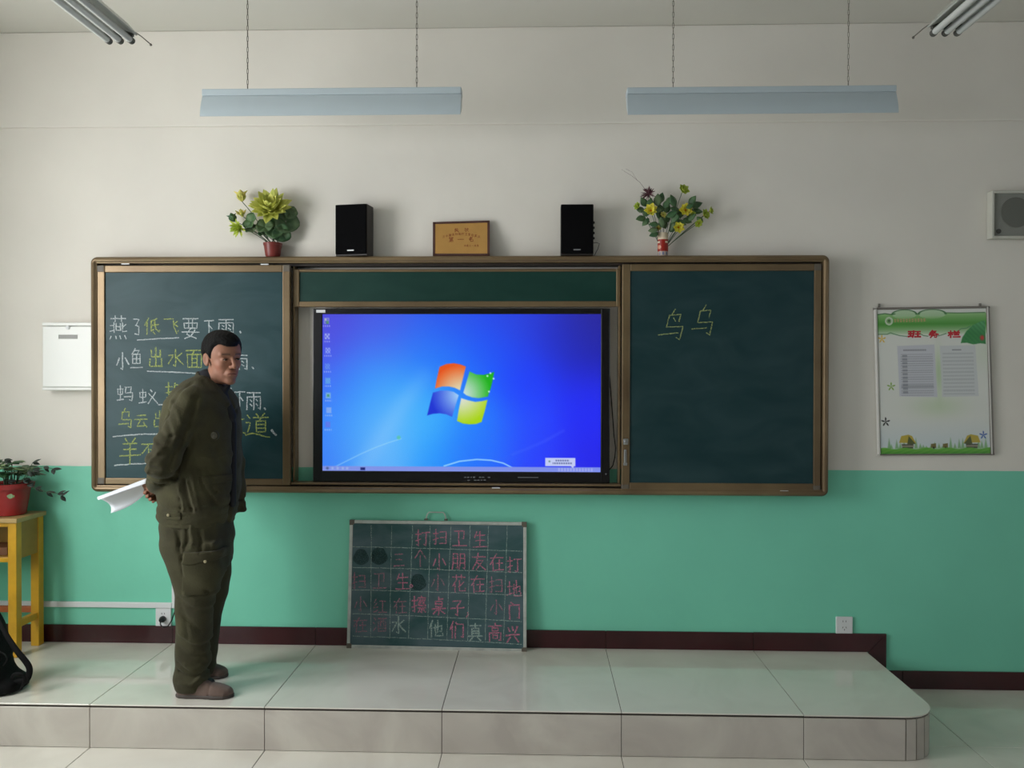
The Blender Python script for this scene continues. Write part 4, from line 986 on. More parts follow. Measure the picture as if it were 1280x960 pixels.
u = np.linspace(0, 2 * np.pi, nu_); v = np.linspace(0, 1, nv_); UU, VV = np.meshgrid(u, v)
rr_ = .0285 * (1 - .08 * np.exp(-(VV / .06)) - .05 * np.exp(-((1 - VV) / .05)))
P = np.stack([vc.x + rr_ * np.cos(UU), YP + rr_ * np.sin(UU), ZT + .001 + (1 - VV) * vh], -1)
Cc = np.clip(can_col(UU / 2 / np.pi, VV) / 255., 0, 1) ** 2.2
idx = np.arange(nu_ * nv_).reshape(nv_, nu_)
np_mesh('can', P.reshape(-1, 3), np.stack([idx[:-1, :-1], idx[1:, :-1], idx[1:, 1:], idx[:-1, 1:]], -1).reshape(-1, 4), vcol_mat('printed_can', rough=.3), vf, smooth=True, col=Cc.reshape(-1, 3))
b = MB(); b.lathe((vc.x, YP, ZT), [(.025, .0008), (.026, .004), (.0255, .006), (.005, .006)], 20); b.build('can_base', ALU, vf, smooth=True)
top = Vector((vc.x, YP, ZT + vh))
low = Vector((vc.x, YP, ZT + .03))
PETG = mat('golden_petal', rgb(232, 216, 70), rough=0.6, var=0.25, vscale=22, col2=rgb(206, 206, 70))
FL = [(813.5, 263.5, .030, PETG, (-.1, -1, .1)), (856.5, 263, .031, PETG, (.1, -1, .1)), (853.5, 238, .027, PETL, (.3, -.9, .3)), (848, 284.5, .026, PETG, (.1, -.9, .0)), (880, 269, .026, PETL, (.6, -.7, .2)),
      (872.5, 279, .020, PETL, (.2, -.9, -.3)), (798, 258, .020, PETL, (-.7, -.6, .2)), (829, 269, .016, PETB, (.1, -.9, .3)), (823, 285.5, .016, PETB, (-.2, -.9, .1)), (887, 264, .020, PETL, (.8, -.5, .2)), (866, 268, .015, PETL, (.2, -.9, .0))]
for px, py, r_, M_, fc in FL:
    c_ = at(px, py, YP - .02 + rg.uniform(-.02, .02))
    h = bloom(vf, c_, fc, r_ * 1.25, [(7, 1.2, 1.0), (6, .7, .85)], M_, name='blossom', wide=.85, core=VEIN)
    stem_to(vf, low, c_, r=.0017, bend=.01)
for px, py, ax, az, L_ in ((802, 262, -.9, .5, .05), (806, 254, -.5, .8, .05), (803, 272, -.9, -.2, .05), (808, 276, -.6, -.6, .045), (812, 256, .2, .9, .05), (822, 252, .0, 1, .06), (826, 249, .3, 1, .05), (832, 256, .5, .8, .05), (826, 262, -.3, .9, .045),
                           (819, 280, -1, .1, .045), (818, 287, -1, -.1, .045), (819, 292, -1, -.3, .045), (830, 278, .2, -.9, .05), (827, 272, -.3, -.8, .04), (843, 253, -.3, .7, .06), (846, 262, -.6, .2, .05), (845, 272, -.5, -.5, .05), (850, 277, .6, -.3, .05), (858, 275, .8, -.2, .045), (868, 256, .8, .3, .06), (864, 252, .4, .6, .05), (870, 263, .9, -.1, .05), (842, 280, -.4, -.9, .05), (838, 268, .6, .3, .055), (861, 258, .9, .5, .04), (836, 250, .8, .3, .04), (826, 270, -.5, .4, .05), (833, 262, .2, .9, .05), (828, 280, -.2, .8, .05), (840, 286, .4, .6, .05), (834, 272, -.4, -.8, .05), (850, 268, .2, .8, .05), (822, 262, -.8, .2, .05), (862, 272, .6, .4, .05), (874, 273, .5, -.5, .04), (808, 266, .3, .9, .05)):
    c_ = at(px, py, YP - .01 + rg.uniform(-.03, .02)); d = Vector((ax, rg.uniform(-.4, .1), az))
    b = MB(); leaf_grid(b, c_ - d.normalized() * L_ * .4, d, Vector((rg.uniform(-.3, .3), -1, .4)), L_ * 1.15, L_ * .8, curl=-.15, cup=-.2)
    b.build('leaf', LEAFM if rg.random() < .75 else LEAFP, vf, smooth=True, solid=.0006)
for px, py in ((804, 262), (822, 252), (845, 258), (868, 258), (838, 270), (820, 284)):
    stem_to(vf, low, at(px, py, YP - .01), r=.0017, bend=.01)
PLUM = mat('dark_plum_plume', rgb(96, 56, 66), rough=0.8, var=0.3, vscale=40)
pc_ = at(811, 243, YP - .01); b = MB()
for k in range(46):
    a = rg.uniform(0, 2 * math.pi); d = Vector((math.cos(a) * .8 - .3, rg.uniform(-.6, .4), math.sin(a) * .7 + .35)).normalized()
    b.tube([pc_, pc_ + d * rg.uniform(.02, .03), pc_ + d * rg.uniform(.038, .052) + Vector((0, 0, -.006))], [.0035, .0024, .0006], 4)
o = b.build('plume', PLUM, vf, smooth=True); o['label'] = 'dark purple feathery plume'; stem_to(vf, low, pc_, r=.0017)
b = MB(); b.tube([pc_, at(800, 228, YP), at(790, 220, YP), at(777, 212, YP)], [.0012, .0008, .0006, .0004], 4); b.tube([at(797, 226, YP), at(790, 215, YP), at(782, 211, YP)], .0005, 4); b.build('long_spike', PLUM, vf, smooth=True)
# ------------------------------------------------------------------ class notice board at the right
YN = -.020
FR = mat('grey_plastic_frame', rgb(128, 122, 116), rough=0.4, var=0.1)
FRW = mat('white_snap_frame', rgb(214, 212, 206), rough=0.35, var=0.04)
nb = empty('notice_board', (at(1167, 570, YN).x, 0, at(1167, 570, YN).z), 'white class notice board with a green header and two pinned sheets', 'notice board')
C4 = [at(1093, 384.5, YN), at(1237.5, 382.5, YN), at(1243.5, 568.8, YN), at(1097.5, 569.5, YN)]
cen = sum(C4, Vector()) / 4
NM = Vector((0, -1, 0))
for k in range(4):
    P, Q = C4[k], C4[(k + 1) % 4]; d = (Q - P).normalized(); inw = NM.cross(d); inw = inw if (cen - P).dot(inw) > 0 else -inw
    wd = (.012, .018, .008, .015)[k]
    b = MB(); b.extrude([(0, .018), (0, .004), (.004, 0), (wd - .003, 0), (wd, .004), (wd, .018)], P, inw, (0, 1, 0), Q - P)
    b.build('frame_rail', (FR, FR, FR, FRW)[k], nb)
b = MB(); P, Q = C4[1] + Vector((-.016, -.0012, -.004)), C4[2] + Vector((-.018, -.0012, .006)); b.extrude([(0, 0), (.006, 0), (.006, .0012), (0, .0012)], P, (1, 0, 0), (0, 1, 0), Q - P); b.build('edge_strip', FRW, nb)
for px, py in ((1100.5, 381), (1227, 380.5)):
    p = at(px, py, YN); b = MB(); b.box(p.x - .006, p.x + .006, -.008, -.001, p.z - .012, p.z + .007, r=.002); b.lathe((p.x, -.008, p.z + .003), [(.004, 0), (.004, -.004), (.002, -.005)], 8, 'Y'); b.build('hanger', FR, nb)
def rowlines(C, PX, PY, x0, x1, y0, y1, step, amt, col, sd, cols=6):
    ph = (PY - y0) / step; fr = ph - np.floor(ph); inn = (PX > x0) & (PX < x1) & (PY > y0) & (PY < y1)
    tx = .5 + .5 * np.sin(PX * 2.3 + np.floor(ph) * sd) * np.sin(PX * 1.1 + np.floor(ph) * 2.7)
    return over(C, inn * (fr < .5) * tx * amt, col)
def poster_col(U, V):
    PX = 1080 + (75 + U * (720 - 75) + V * 22) / 4.571; X_ = (PX - 1080) * 4.571; Y_ = 76 + V * (902 - 76)
    X_ = X_ - V * 22
    C = np.full(U.shape + (3,), (222, 224, 218), float)
    # soft sky and green haze
    C = over(C, np.clip((Y_ - 690) / 160, 0, 1) * .45, (186, 208, 222))
    C = over(C, np.exp(-(((X_ - 420) / 150) ** 2 + ((Y_ - 630) / 60) ** 2)) * .40, (176, 206, 150))
    C = over(C, np.exp(-(((X_ - 430) / 24) ** 2 + ((Y_ - 440) / 120) ** 2)) * .45, (140, 184, 110))
    C = over(C, np.clip((X_ - 560) / 150, 0, 1) * np.exp(-((Y_ - 330) / 90) ** 2) * .25, (180, 206, 160))
    # header band
    bandt = 98 + 0 * X_
    t = np.clip((Y_ - 98) / 125, 0, 1)
    g1 = np.array([156, 200, 136.]); g2 = np.array([74, 152, 52.]); g3 = np.array([214, 226, 206.])
    tt = t[..., None]; bc = np.where(tt < .5, g1 + (g2 - g1) * (tt / .5), g2 + (g3 - g2) * ((tt - .5) / .5))
    mb_ = np.clip((Y_ - 98) / 3, 0, 1) * np.clip((225 - Y_) / 8, 0, 1)
    C = C * (1 - mb_[..., None]) + bc * mb_[..., None]
    for cx in (235, 400):
        wx = 72 if cx == 235 else 80
        d = np.abs(np.hypot((X_ - cx) / wx, (Y_ - 104) / 26) - 1); C = over(C, (np.hypot((X_ - cx) / wx, (Y_ - 104) / 26) < 1) * np.clip((140 - Y_) / 30, 0, 1) * .9, (178, 208, 168))
        C = over(C, np.clip(1.4 - d * 11, 0, 1) * (Y_ < 106), (64, 116, 66))
    C = over(C, np.clip(1.4 - line_d(X_, Y_, [(75, 103), (120, 98), (160, 104), (180, 100)]) / 3, 0, 1), (64, 116, 66))
    C = over(C, np.clip(1.4 - line_d(X_, Y_, [(475, 98), (560, 100), (712, 99)]) / 3, 0, 1), (78, 130, 74))
    C = over(C, np.clip(1.4 - line_d(X_, Y_, [(75, 216), (130, 216), (150, 208), (170, 215), (205, 225), (250, 230)]) / 2.6, 0, 1), (84, 140, 96))
    C = over(C, np.clip(1.4 - line_d(X_, Y_, [(325, 215), (345, 226), (372, 230)]) / 2.6, 0, 1), (84, 140, 96))
    C = over(C, np.clip(1.4 - line_d(X_, Y_, [(425, 230), (450, 225), (480, 216)]) / 2.6, 0, 1), (84, 140, 96))
    C = over(C, np.clip(1.4 - line_d(X_, Y_, [(545, 205), (570, 190), (600, 188), (625, 176)]) / 2.4, 0, 1), (84, 140, 96))
    # round emblem and the small line of lettering beside it
    d = np.hypot(X_ - 143, Y_ - 141); C = over(C, (d < 24) * 1.0, (196, 214, 186)); C = over(C, (d < 14) * 1.0, (120, 166, 100)); C = over(C, (np.hypot(X_ - 143, Y_ - 140) < 6) * 1.0, (50, 92, 50))
    lt = (X_ > 172) & (X_ < 365) & (np.abs(Y_ - 138) < 9); C = over(C, lt * (.45 + .35 * np.sin(X_ * .36)) * np.where(np.sin(X_ * .19 + Y_ * .6) > -.5, 1, .3), (226, 150, 120))
    # big leaf at the top right
    leaf = [(565, 272), (575, 240), (600, 205), (640, 170), (690, 148), (712, 146), (712, 278), (680, 274), (640, 280), (600, 270)]
    C = over(C, poly_m(X_, Y_, leaf, 4), (52, 140, 66)); lm = poly_m(X_, Y_, leaf, 4)
    C = over(C, lm * np.clip((230 - Y_ - (700 - X_) * .25) / 60, 0, 1) * .6, (108, 180, 122)); C = over(C, lm * (.5 + .5 * np.sin((X_ - Y_) * .22)) * .3, (24, 96, 50))
    C = over(C, np.clip(1.5 - np.hypot((X_ - 692) / 12, (Y_ - 243) / 14), 0, 1), (196, 60, 44))
    # pinned sheets
    C = over(C, poly_m(X_, Y_, [(188, 284), (408, 278), (418, 578), (194, 572)], 5) * .95, (198, 200, 208))
    C = rowlines(C, X_, Y_, 205, 398, 330, 572, 13, .55, (112, 114, 124), 1.7)
    C = over(C, ((np.abs(Y_ - 309) < 5) & (X_ > 222) & (X_ < 360)) * (.4 + .25 * np.sin(X_ * .7)), (92, 92, 100))
    for yy in (371, 510, 520): C = over(C, (np.abs(Y_ - yy) < 2) * ((X_ > 205) & (X_ < 400)) * .5, (86, 88, 98))
    C = over(C, ((X_ > 215) & (X_ < 245) & (Y_ > 335) & (Y_ < 560)) * (.25 + .2 * np.sin(Y_ * .3)), (86, 88, 98))
    C = over(C, poly_m(X_, Y_, [(440, 286), (650, 284), (662, 574), (446, 578)], 5) * .85, (202, 206, 208))
    C = rowlines(C, X_, Y_, 456, 640, 326, 565, 21, .42, (124, 130, 134), 2.1); C = over(C, ((np.abs(Y_ - 310) < 4) & (X_ > 512) & (X_ < 566)) * .5, (92, 92, 100))
    # stars
    def star(cx, cy, r, col, C):
        a = np.arctan2(Y_ - cy, X_ - cx); d = np.hypot(X_ - cx, Y_ - cy); rr = r * (.52 + .48 * np.cos(5 * (a + np.pi / 2)))
        return over(C, np.clip((rr - d) / 3 + .6, 0, 1), col)
    C = star(98, 243, 24, (226, 190, 70), C); C = star(146, 516, 25, (140, 176, 84), C); C = star(108, 718, 27, (44, 46, 44), C); C = star(682, 797, 24, (66, 104, 176), C)
    # trees, two huts, wagons and grass at the bottom
    rgp = random.Random(2)
    for k in range(26):
        tx = 120 + k * 23 + rgp.uniform(-6, 6); th = rgp.uniform(22, 62) if not 300 < tx < 470 else rgp.uniform(15, 40)
        C = over(C, poly_m(X_, Y_, [(tx - 11, 872), (tx, 872 - th), (tx + 11, 872)], 6) * .62, (98, 160, 84))
    for sx in (0, 1):
        bx_ = 236 if sx == 0 else 612; f = 1 if sx == 0 else -1
        C = over(C, poly_m(X_, Y_, [(bx_ - f * 52, 838), (bx_ - f * 38, 800), (bx_ + f * 4, 792), (bx_ + f * 26, 800), (bx_ + f * 48, 842)], 3), (188, 168, 64))
        C = over(C, poly_m(X_, Y_, [(bx_ + f * 6, 800), (bx_ + f * 46, 845), (bx_ + f * 20, 848), (bx_ - f * 4, 846)], 3), (84, 92, 48))
        C = over(C, poly_m(X_, Y_, [(bx_ - f * 38, 846), (bx_ + f * 34, 846), (bx_ + f * 30, 872), (bx_ - f * 32, 872)], 3) * .8, (66, 62, 48))
        C = over(C, (np.abs(Y_ - 858) < 4) * (np.abs(X_ - bx_) < 36) * .8, (170, 160, 140))
    for tx in (388, 458): C = over(C, poly_m(X_, Y_, [(tx - 16, 846), (tx + 14, 842), (tx + 14, 868), (tx - 16, 868)], 3), (112, 102, 52)); C = over(C, np.clip(7 - np.hypot(X_ - tx, Y_ - 868), 0, 1), (50, 46, 36))
    gm = np.clip((Y_ - 868 - 4 * np.sin(X_ * .05)) / 6, 0, 1); C = over(C, gm, (96, 170, 60)); C = over(C, gm * np.clip((Y_ - 882) / 20, 0, 1) * .6, (50, 128, 46))
    C = over(C, gm * (.5 + .5 * np.sin(X_ * .11 + Y_ * .3)) * .3, (140, 190, 80))
    return C
POST = vcol_mat('printed_poster', rough=0.35, spec=0.5)
def inset(p, ax, az, dy=.006): return p + Vector((ax, dy, az))
pz = raster_patch('poster', [inset(C4[0], .018, -.012), inset(C4[1], -.018, -.012), inset(C4[2], -.02, .008), inset(C4[3], .018, .008)], 260, 340, poster_col, POST, nb)
RED = mat('red_print', rgb(196, 40, 52), rough=0.5, var=0.05)
pn = Pen((0, YN + .0052, 0), NM, .1)
for ch_, a0, a1 in (('班', 250, 322), ('务', 368, 428), ('栏', 480, 548)):
    pn.char(ch_, 1080 + a0 / 4.571, 370 + 198 / 4.571, 1080 + a1 / 4.571, 370 + 238 / 4.571, 2.2)
pn.build('heading', RED, pz, 'red heading character')

# ------------------------------------------------------------------ loudspeaker box on the wall, right edge
YW = -.055
sb = empty('wall_loudspeaker', (at(1266, 297, YW).x, 0, at(1266, 297, YW).z), 'grey-white box loudspeaker mounted high on the wall at the right edge', 'speaker')
lx0, lx1 = at(1240, 270, YW).x, at(1240, 270, YW).x + .262; lz1, lz0 = at(1240, 238, YW).z, at(1240, 298, YW).z
BOXW = mat('aged_white_box', rgb(200, 200, 190), rough=0.5, var=0.1, vscale=8)
GRL = mat('grey_grille_cloth', rgb(138, 140, 134), rough=0.9, bump=0.4, bscale=300)
b = MB(); 
b.box(lx0, lx0 + .014, YW, -.002, lz0, lz1, r=.003); b.box(lx1 - .014, lx1, YW, -.002, lz0, lz1, r=.003)
b.box(lx0 + .012, lx1 - .012, YW, -.002, lz1 - .014, lz1, r=.003); b.box(lx0 + .012, lx1 - .012, YW, -.002, lz0, lz0 + .014, r=.003); b.box(lx0 + .012, lx1 - .012, -.012, -.002, lz0 + .012, lz1 - .012)
b.build('box', BOXW, sb)
b = MB(); b.box(lx0 + .014, lx1 - .014, YW + .012, YW + .020, lz0 + .014, lz1 - .014, r=.002); g = b.build('grille', GRL, sb)
b = MB(); b.lathe(((lx0 + lx1) / 2, YW + .0125, (lz0 + lz1) / 2 + .012), [(.001, -.004), (.05, -.0038), (.078, -.003), (.082, .001)], 32, 'Y'); b.build('driver', mat('dark_grille_disc', rgb(104, 106, 100), rough=.85, bump=.3, bscale=300), g, smooth=True)
b = MB(); b.lathe((lx0 + .042, YW + .0125, lz0 + .040), [(.001, -.004), (.012, -.004), (.014, .001)], 16, 'Y'); b.build('control_knob', mat('dark_knob', rgb(66, 66, 62), rough=.5), g, smooth=True)

# ------------------------------------------------------------------ electrical box left of the blackboard
YE = -.055
eb = empty('distribution_box', (at(85, 488, YE).x, 0, at(85, 488, YE).z), 'white metal distribution box half behind the left edge of the blackboard', 'electrical box')
ex0, ex1 = at(53, 440, YE).x, at(111, 440, YE).x + .035
ez1, ez0 = at(53, 403, YE).z, at(53, 486, YE).z
BW = mat('white_enamelled_steel', rgb(224, 226, 222), rough=0.3, var=0.02)
b = MB(); b.box(ex0 + .012, ex1, -.045, -.002, ez0 + .004, ez1 - .004, r=.004); b.build('box', BW, eb)
b = MB(); b.box(ex0, ex1, YE, -.0455, ez0 + .010, ez1 - .022, r=.004)
dr = b.build('door', BW, eb)
b = MB(); b.box(ex0, ex1, YE - .004, -.044, ez1 - .019, ez1, r=.004); b.build('top_lip', BW, eb)
b = MB(); b.box(ex0, ex1, YE - .006, -.044, ez0 - .008, ez0 + .008, r=.004); b.build('bottom_lip', BW, eb)
s0, s1 = at(73.5, 418.5, YE), at(97, 423.5, YE)
b = MB(); b.box(s0.x, s1.x, YE - .0015, YE + .001, s1.z, s0.z, r=.001); b.build('viewing_slot', mat('dark_slot', rgb(112, 114, 106), rough=.3, var=.05), dr)
b = MB(); b.box(s0.x - .004, s1.x + .004, YE - .003, YE + .001, s0.z, s0.z + .004); b.box(s0.x - .004, s0.x, YE - .003, YE + .001, s1.z, s0.z); b.build('slot_trim', BW, dr)
p = at(85, 409.5, YE); b = MB(); b.lathe((p.x, YE, p.z), [(.011, 0), (.011, -.004), (.007, -.007), (.001, -.008)], 16, 'Y'); b.build('knob', WHITEP, dr, smooth=True)

# ------------------------------------------------------------------ white cable trunking and sockets
YTK = -.016
tk = empty('cable_trunking', (at(217, 757, 0).x, 0, at(217, 757, YTK).z), 'white plastic cable trunking running along the green wall and up behind the man', 'trunking')
h0, h1 = at(100, 752.5, YTK).z, at(100, 759.2, YTK).z
v0, v1 = at(214.4, 700, YTK).x, at(220.6, 700, YTK).x
b = MB(); b.box(XL + .002, v0 - .001, YTK, -.001, h1, h0, r=.0025); b.build('horizontal_run', WHITEP, tk)
b = MB(); b.box(v0, v1, YTK, -.001, h1, 1.0529, r=.0025); b.build('vertical_run', WHITEP, tk)
def socket(px0, px1, py0, py1, label, plug):
    Ys = -.011
    a, c = at(px0, py0, Ys), at(px1, py1, Ys)
    t = empty('wall_socket', ((a.x + c.x) / 2, 0, c.z), label, 'socket', None)
    b = MB(); b.box(a.x, c.x, Ys, -.001, c.z, a.z, r=.003); b.build('face_plate', WHITEP, t)
    xm_ = (a.x + c.x) / 2; zm_ = (a.z + c.z) / 2
    b = MB()
    for dx in (-.008, .008): b.box(xm_ + dx - .0014, xm_ + dx + .0014, Ys - .0006, Ys + .0006, zm_ + .017, zm_ + .026)
    if not plug:
        for dx, rz in ((-.009, .5), (.009, -.5), (0, 0)):
            b.box(-.0014, .0014, Ys - .0006, Ys + .0006, -.0045, .0045, mtx=Matrix.Translation((xm_ + dx, 0, zm_ - (.012 if dx else .024))) @ Matrix.Rotation(rz, 4, 'Y'))
    b.build('socket_slots', mat('dark_slots', rgb(52, 52, 54), rough=.6), t)
    return xm_, zm_
socket(1045.2, 1066, 771, 792.2, 'white wall socket above the skirting at the right end of the platform', False)
sx, sz = socket(194.3, 213.6, 760, 783.6, 'white wall socket with a black plug beside the trousers of the man', True)
pl = empty('power_plug', (sx, -.011, sz - .008), 'black round plug with its cable pushed into the left wall socket', 'plug')
b = MB(); b.lathe((sx, -.0115, sz - .008), [(.017, 0), (.018, -.010), (.014, -.024), (.009, -.034)], 18, 'Y'); b.build('plug_body', DARKP, pl, smooth=True)
b = MB(); b.tube([(sx, -.044, sz - .010), (sx + .002, -.048, sz - .03), (sx + .014, -.040, sz - .048), (sx + .034, -.026, sz - .044), (sx + .052, -.018, sz - .012), (sx + .068, -.016, sz + .035), (sx + .083, -.010, sz + .08), (sx + .083, -.008, sz + .4), (sx + .083, -.008, sz + .62)], .0034, 8); b.build('cord', DARKP, pl, smooth=True)

# ------------------------------------------------------------------ small grid blackboard leaning on the wall
sbd = empty('portable_blackboard', (at(546, 812, -.05).x, -.05, HP), 'small framed green blackboard with pink handwriting in a chalk grid leaning on the wall', 'blackboard')
pBL, pBR, = atz(433.5, 809.8, HP + .001), atz(658, 815.2, HP + .001)
pBL.y = -.046; pBL = at(433.5, 810.2, -.046); pBR = at(658, 815.6, -.078)
pTL, pTR = at(437.3, 650.2, -.022), at(658, 653.0, -.030)
hn = (pTL + pTR - pBL - pBR).normalized(); rn = (pBR - pBL + pTR - pTL).normalized(); SN = rn.cross(hn)
if SN.y > 0: SN = -SN
SN.normalize(); Pc = (pTL + pTR + pBL + pBR) / 4
def onp(px, py, off=0.0): return atpl(px, py, Pc + SN * off, SN)
q = [onp(437.3, 650.2), onp(658, 653.0), onp(658, 815.4), onp(433.5, 810)]
lowest = min(v.z for v in q)
sh = HP + .0015 - lowest
q = [v + Vector((0, 0, 0)) for v in q]
FRG = mat('worn_aluminium_frame', rgb(196, 200, 194), rough=0.45, metal=0.2, var=0.25, vscale=20)
cen = sum(q, Vector()) / 4
for k in range(4):
    P, Q = q[k], q[(k + 1) % 4]; d = (Q - P).normalized(); inw = SN.cross(d); inw = inw if (cen - P).dot(inw) > 0 else -inw
    b = MB(); b.extrude([(0, 0), (0, -.016), (.017, -.016), (.017, -.002), (.014, 0)], P, inw, SN, Q - P); b.build('frame_bar', FRG, sbd)
for k in range(4):
    P = q[k]; e1 = (q[(k + 1) % 4] - P).normalized(); e2 = (q[(k - 1) % 4] - P).normalized()
    b = MB(); b.extrude([(-.0015, -.0015), (.026, -.0015), (.026, .018), (.018, .026), (-.0015, .026)], P + SN * .0012, e1, e2, SN * -.018); b.build('corner_guard', GREYCAP, sbd)
SL3 = board_mat('worn_small_slate', rgb(48, 84, 84), rgb(104, 118, 128), 0.75)
b = MB(); b.poly([v + (cen - v) * .02 - SN * .007 for v in q]); slate = b.build('slate', SL3, sbd, solid=.005)
tm = onp(545, 650, -.006)
b = MB(); ring = []
for k in range(13):
    a = math.pi * k / 12; ring.append(tm + rn * (-.055 * math.cos(a)) + hn * (.042 * min(1, 1.5 * math.sin(a))) + Vector((0, 0, 0)))
b.tube(ring, .0035, 8); b.build('handle', FRG, sbd, smooth=True)
for s_ in (-.055, .055):
    b = MB(); p = tm + rn * s_; b.box(p.x - .010, p.x + .010, p.y - .006, p.y + .006, p.z - .002, p.z + .007, r=.002); b.build('handle_mount', METAL, sbd)
def sp(a, b_): return (420 + a / 4.8, 630 + b_ / 4.8)
def SPen(): return Pen(Pc - SN * .0040, SN, .3)
w = SPen()
cols_t = [212, 335, 460, 565, 690, 805, 915, 1028]; cols_b = [208, 322, 435, 550, 665, 790, 895, 1005]
for a_, c_ in zip(cols_t, cols_b): w.stroke([sp(a_, 130), sp((a_ + c_) / 2, 450), sp(c_, 800 + (a_ - 200) * .03)], .8)
for (y0_, y1_) in ((256, 284), (380, 412), (515, 548), (658, 690 + 15), (792, 842)):
    w.stroke([sp(98, y0_), sp(400, y0_ + (y1_ - y0_) * .22), sp(800, y0_ + (y1_ - y0_) * .62), sp(1115, y1_)], .9)
w.build('chalk_grid', CH_GRID, slate)
WETM = chalk_mat('damp_wiped_slate', rgb(26, 58, 52), .55)
for cx, cy, r_ in ((150, 318, 46), (258, 312, 50), (492, 470, 48)):
    b = MB(); pc0 = [onp(*sp(cx + r_ * math.cos(a_) * (1 + .12 * math.sin(3 * a_)), cy + r_ * 1.05 * math.sin(a_)), -.0043) for a_ in [2 * math.pi * k / 24 for k in range(24)]]
    b.poly(pc0); o = b.build('wiped_mark', WETM, slate, fixn=False); o['label'] = 'dark round wiped mark'
rows_ = [('打扫卫生', [(520, 205), (625, 200), (742, 205), (864, 212)], 1.2), ('三个小朋友在打', [(378, 335), (505, 325), (620, 348), (737, 342), (857, 345), (965, 352), (1070, 365)], 1.2),
         ('扫卫生。小花在扫地', [(138, 462), (262, 460), (400, 465), (478, 460), (612, 470), (737, 480), (850, 480), (960, 488), (1068, 508)], 1.2),
         ('擦桌孑，门', [(497, 603), (616, 612), (728, 622), (815, 625), (1068, 640)], 1.4), ('水他们真高兴', [(375, 728), (600, 748), (725, 755), (836, 768), (955, 770), (1060, 782)], 1.5)]
rows_ = [(t_, p_, w_ * 1.3) for t_, p_, w_ in rows_]
for r_, (txt, ps, wd) in enumerate(rows_):
    w = SPen(); wf = SPen(); ww_ = SPen()
    for ch_, (cx, cy) in zip(txt, ps):
        s_ = 44 if ch_ not in '三个' else 36
        tgt = w
        if ch_ in '三个' or (r_ == 2 and ch_ in '小卫扫') : tgt = wf
        if ch_ in '水真他': tgt = ww_
        a_ = sp(cx - s_, cy - 54); b_ = sp(cx + s_, cy + 54); tgt.char(ch_, a_[0], a_[1], b_[0], b_[1], wd)
    if r_ == 3:
        for ch_, cx, cy in (('小', 148, 600), ('红', 262, 612), ('在', 385, 612), ('小', 962, 620)):
            a_ = sp(cx - 42, cy - 48); b_ = sp(cx + 42, cy + 48); wf.char(ch_, a_[0], a_[1], b_[0], b_[1], 1.5)
    if r_ == 4:
        for ch_, cx, cy in (('在', 145, 725), ('洒', 262, 722)):
            a_ = sp(cx - 42, cy - 48); b_ = sp(cx + 42, cy + 48); wf.char(ch_, a_[0], a_[1], b_[0], b_[1], 1.5)
    if w.parts: w.build('chalk_writing', CH_PINK, slate, 'pink chalk character')
    if wf.parts: wf.build('chalk_writing', CH_FAINT, slate, 'half wiped chalk character')
    if ww_.parts: ww_.build('chalk_writing', CH_GRID, slate, 'whitish chalk character')

# ------------------------------------------------------------------ yellow desk with the potted plant
YEL = mat('yellow_varnished_wood', rgb(222, 168, 44), rough=0.32, var=0.22, vscale=9, bump=.05, bscale=80)
YELS = mat('brown_yellow_side_board', rgb(176, 132, 56), rough=0.4, var=0.35, vscale=7)
TOPM = mat('worn_desk_top', rgb(188, 158, 104), rough=0.35, var=0.3, vscale=6)
REDW = mat('reddish_stretcher_wood', rgb(190, 104, 58), rough=0.45, var=0.3, vscale=9)
yf, yb = -.275, -.035
dxr = at(20.5, 740, yf).x; lw = .046
dxl = XL + .03
dz = at(15, 648, yf).z
dk = empty('yellow_desk', ((dxr + dxl) / 2, (yf + yb) / 2, HP), 'yellow wooden desk with open front shelf at the left edge of the picture', 'desk')
for x_ in (dxl, dxr - lw):
    for y_ in (yf, yb - lw):
        b = MB(); b.box(x_, x_ + lw, y_, y_ + lw, HP + .0005, dz - .024, r=.003); b.build('leg', YEL, dk)
b = MB(); b.box(dxl - .015, dxr + .012, yf - .014, yb + .008, dz - .024, dz, r=.004); b.build('desk_top', TOPM, dk)
za = at(20, 700, yf).z
b = MB(); b.box(dxr - .022, dxr - .006, yf + lw - .002, yb - lw + .002, za - .002, dz - .0245, r=.001); b.build('side_board', YELS, dk)
b = MB(); b.box(dxl + .006, dxl + .022, yf + lw - .002, yb - lw + .002, za - .002, dz - .0245, r=.001); b.build('side_board', YELS, dk)
b = MB(); b.box(dxl + lw - .002, dxr - lw + .002, yb - .03, yb - .014, za - .002, dz - .0245, r=.001); b.build('back_board', YELS, dk)
b = MB(); b.box(dxl + .022, dxr - .022, yf + .01, yb - .03, za, za + .014, r=.001); b.build('shelf', YELS, dk)
b = MB(); b.box(dxl + lw - .002, dxr - lw + .002, yf + .004, yf + .022, dz - .046, dz - .0245, r=.002); b.build('front_rail', YEL, dk)
b = MB(); b.box(dxl + lw - .002, dxr - lw + .002, yf + .004, yf + .024, za - .014, za + .010, r=.002); b.build('front_rail', YEL, dk)
zs = HP + .15
for x_ in (dxl + .008, dxr - .038):
    b = MB(); b.box(x_, x_ + .030, yf + lw - .002, yb - lw + .002, zs, zs + .036, r=.003); b.build('side_stretcher', YEL, dk)
b = MB(); b.box(dxl + lw - .002, dxr - lw + .002, yb - .032, yb - .012, zs + .03, zs + .064, r=.003); b.build('back_stretcher', REDW, dk)
bk = MB(); bk.box(dxr - .32, dxr - .075, yf + .04, yb - .05, za + .0145, za + .055, r=.003); tag(bk.build('brown_box', mat('brown_card', rgb(120, 78, 50), rough=.6, var=.2)), 'flat brown box lying on the shelf inside the yellow desk', 'box')

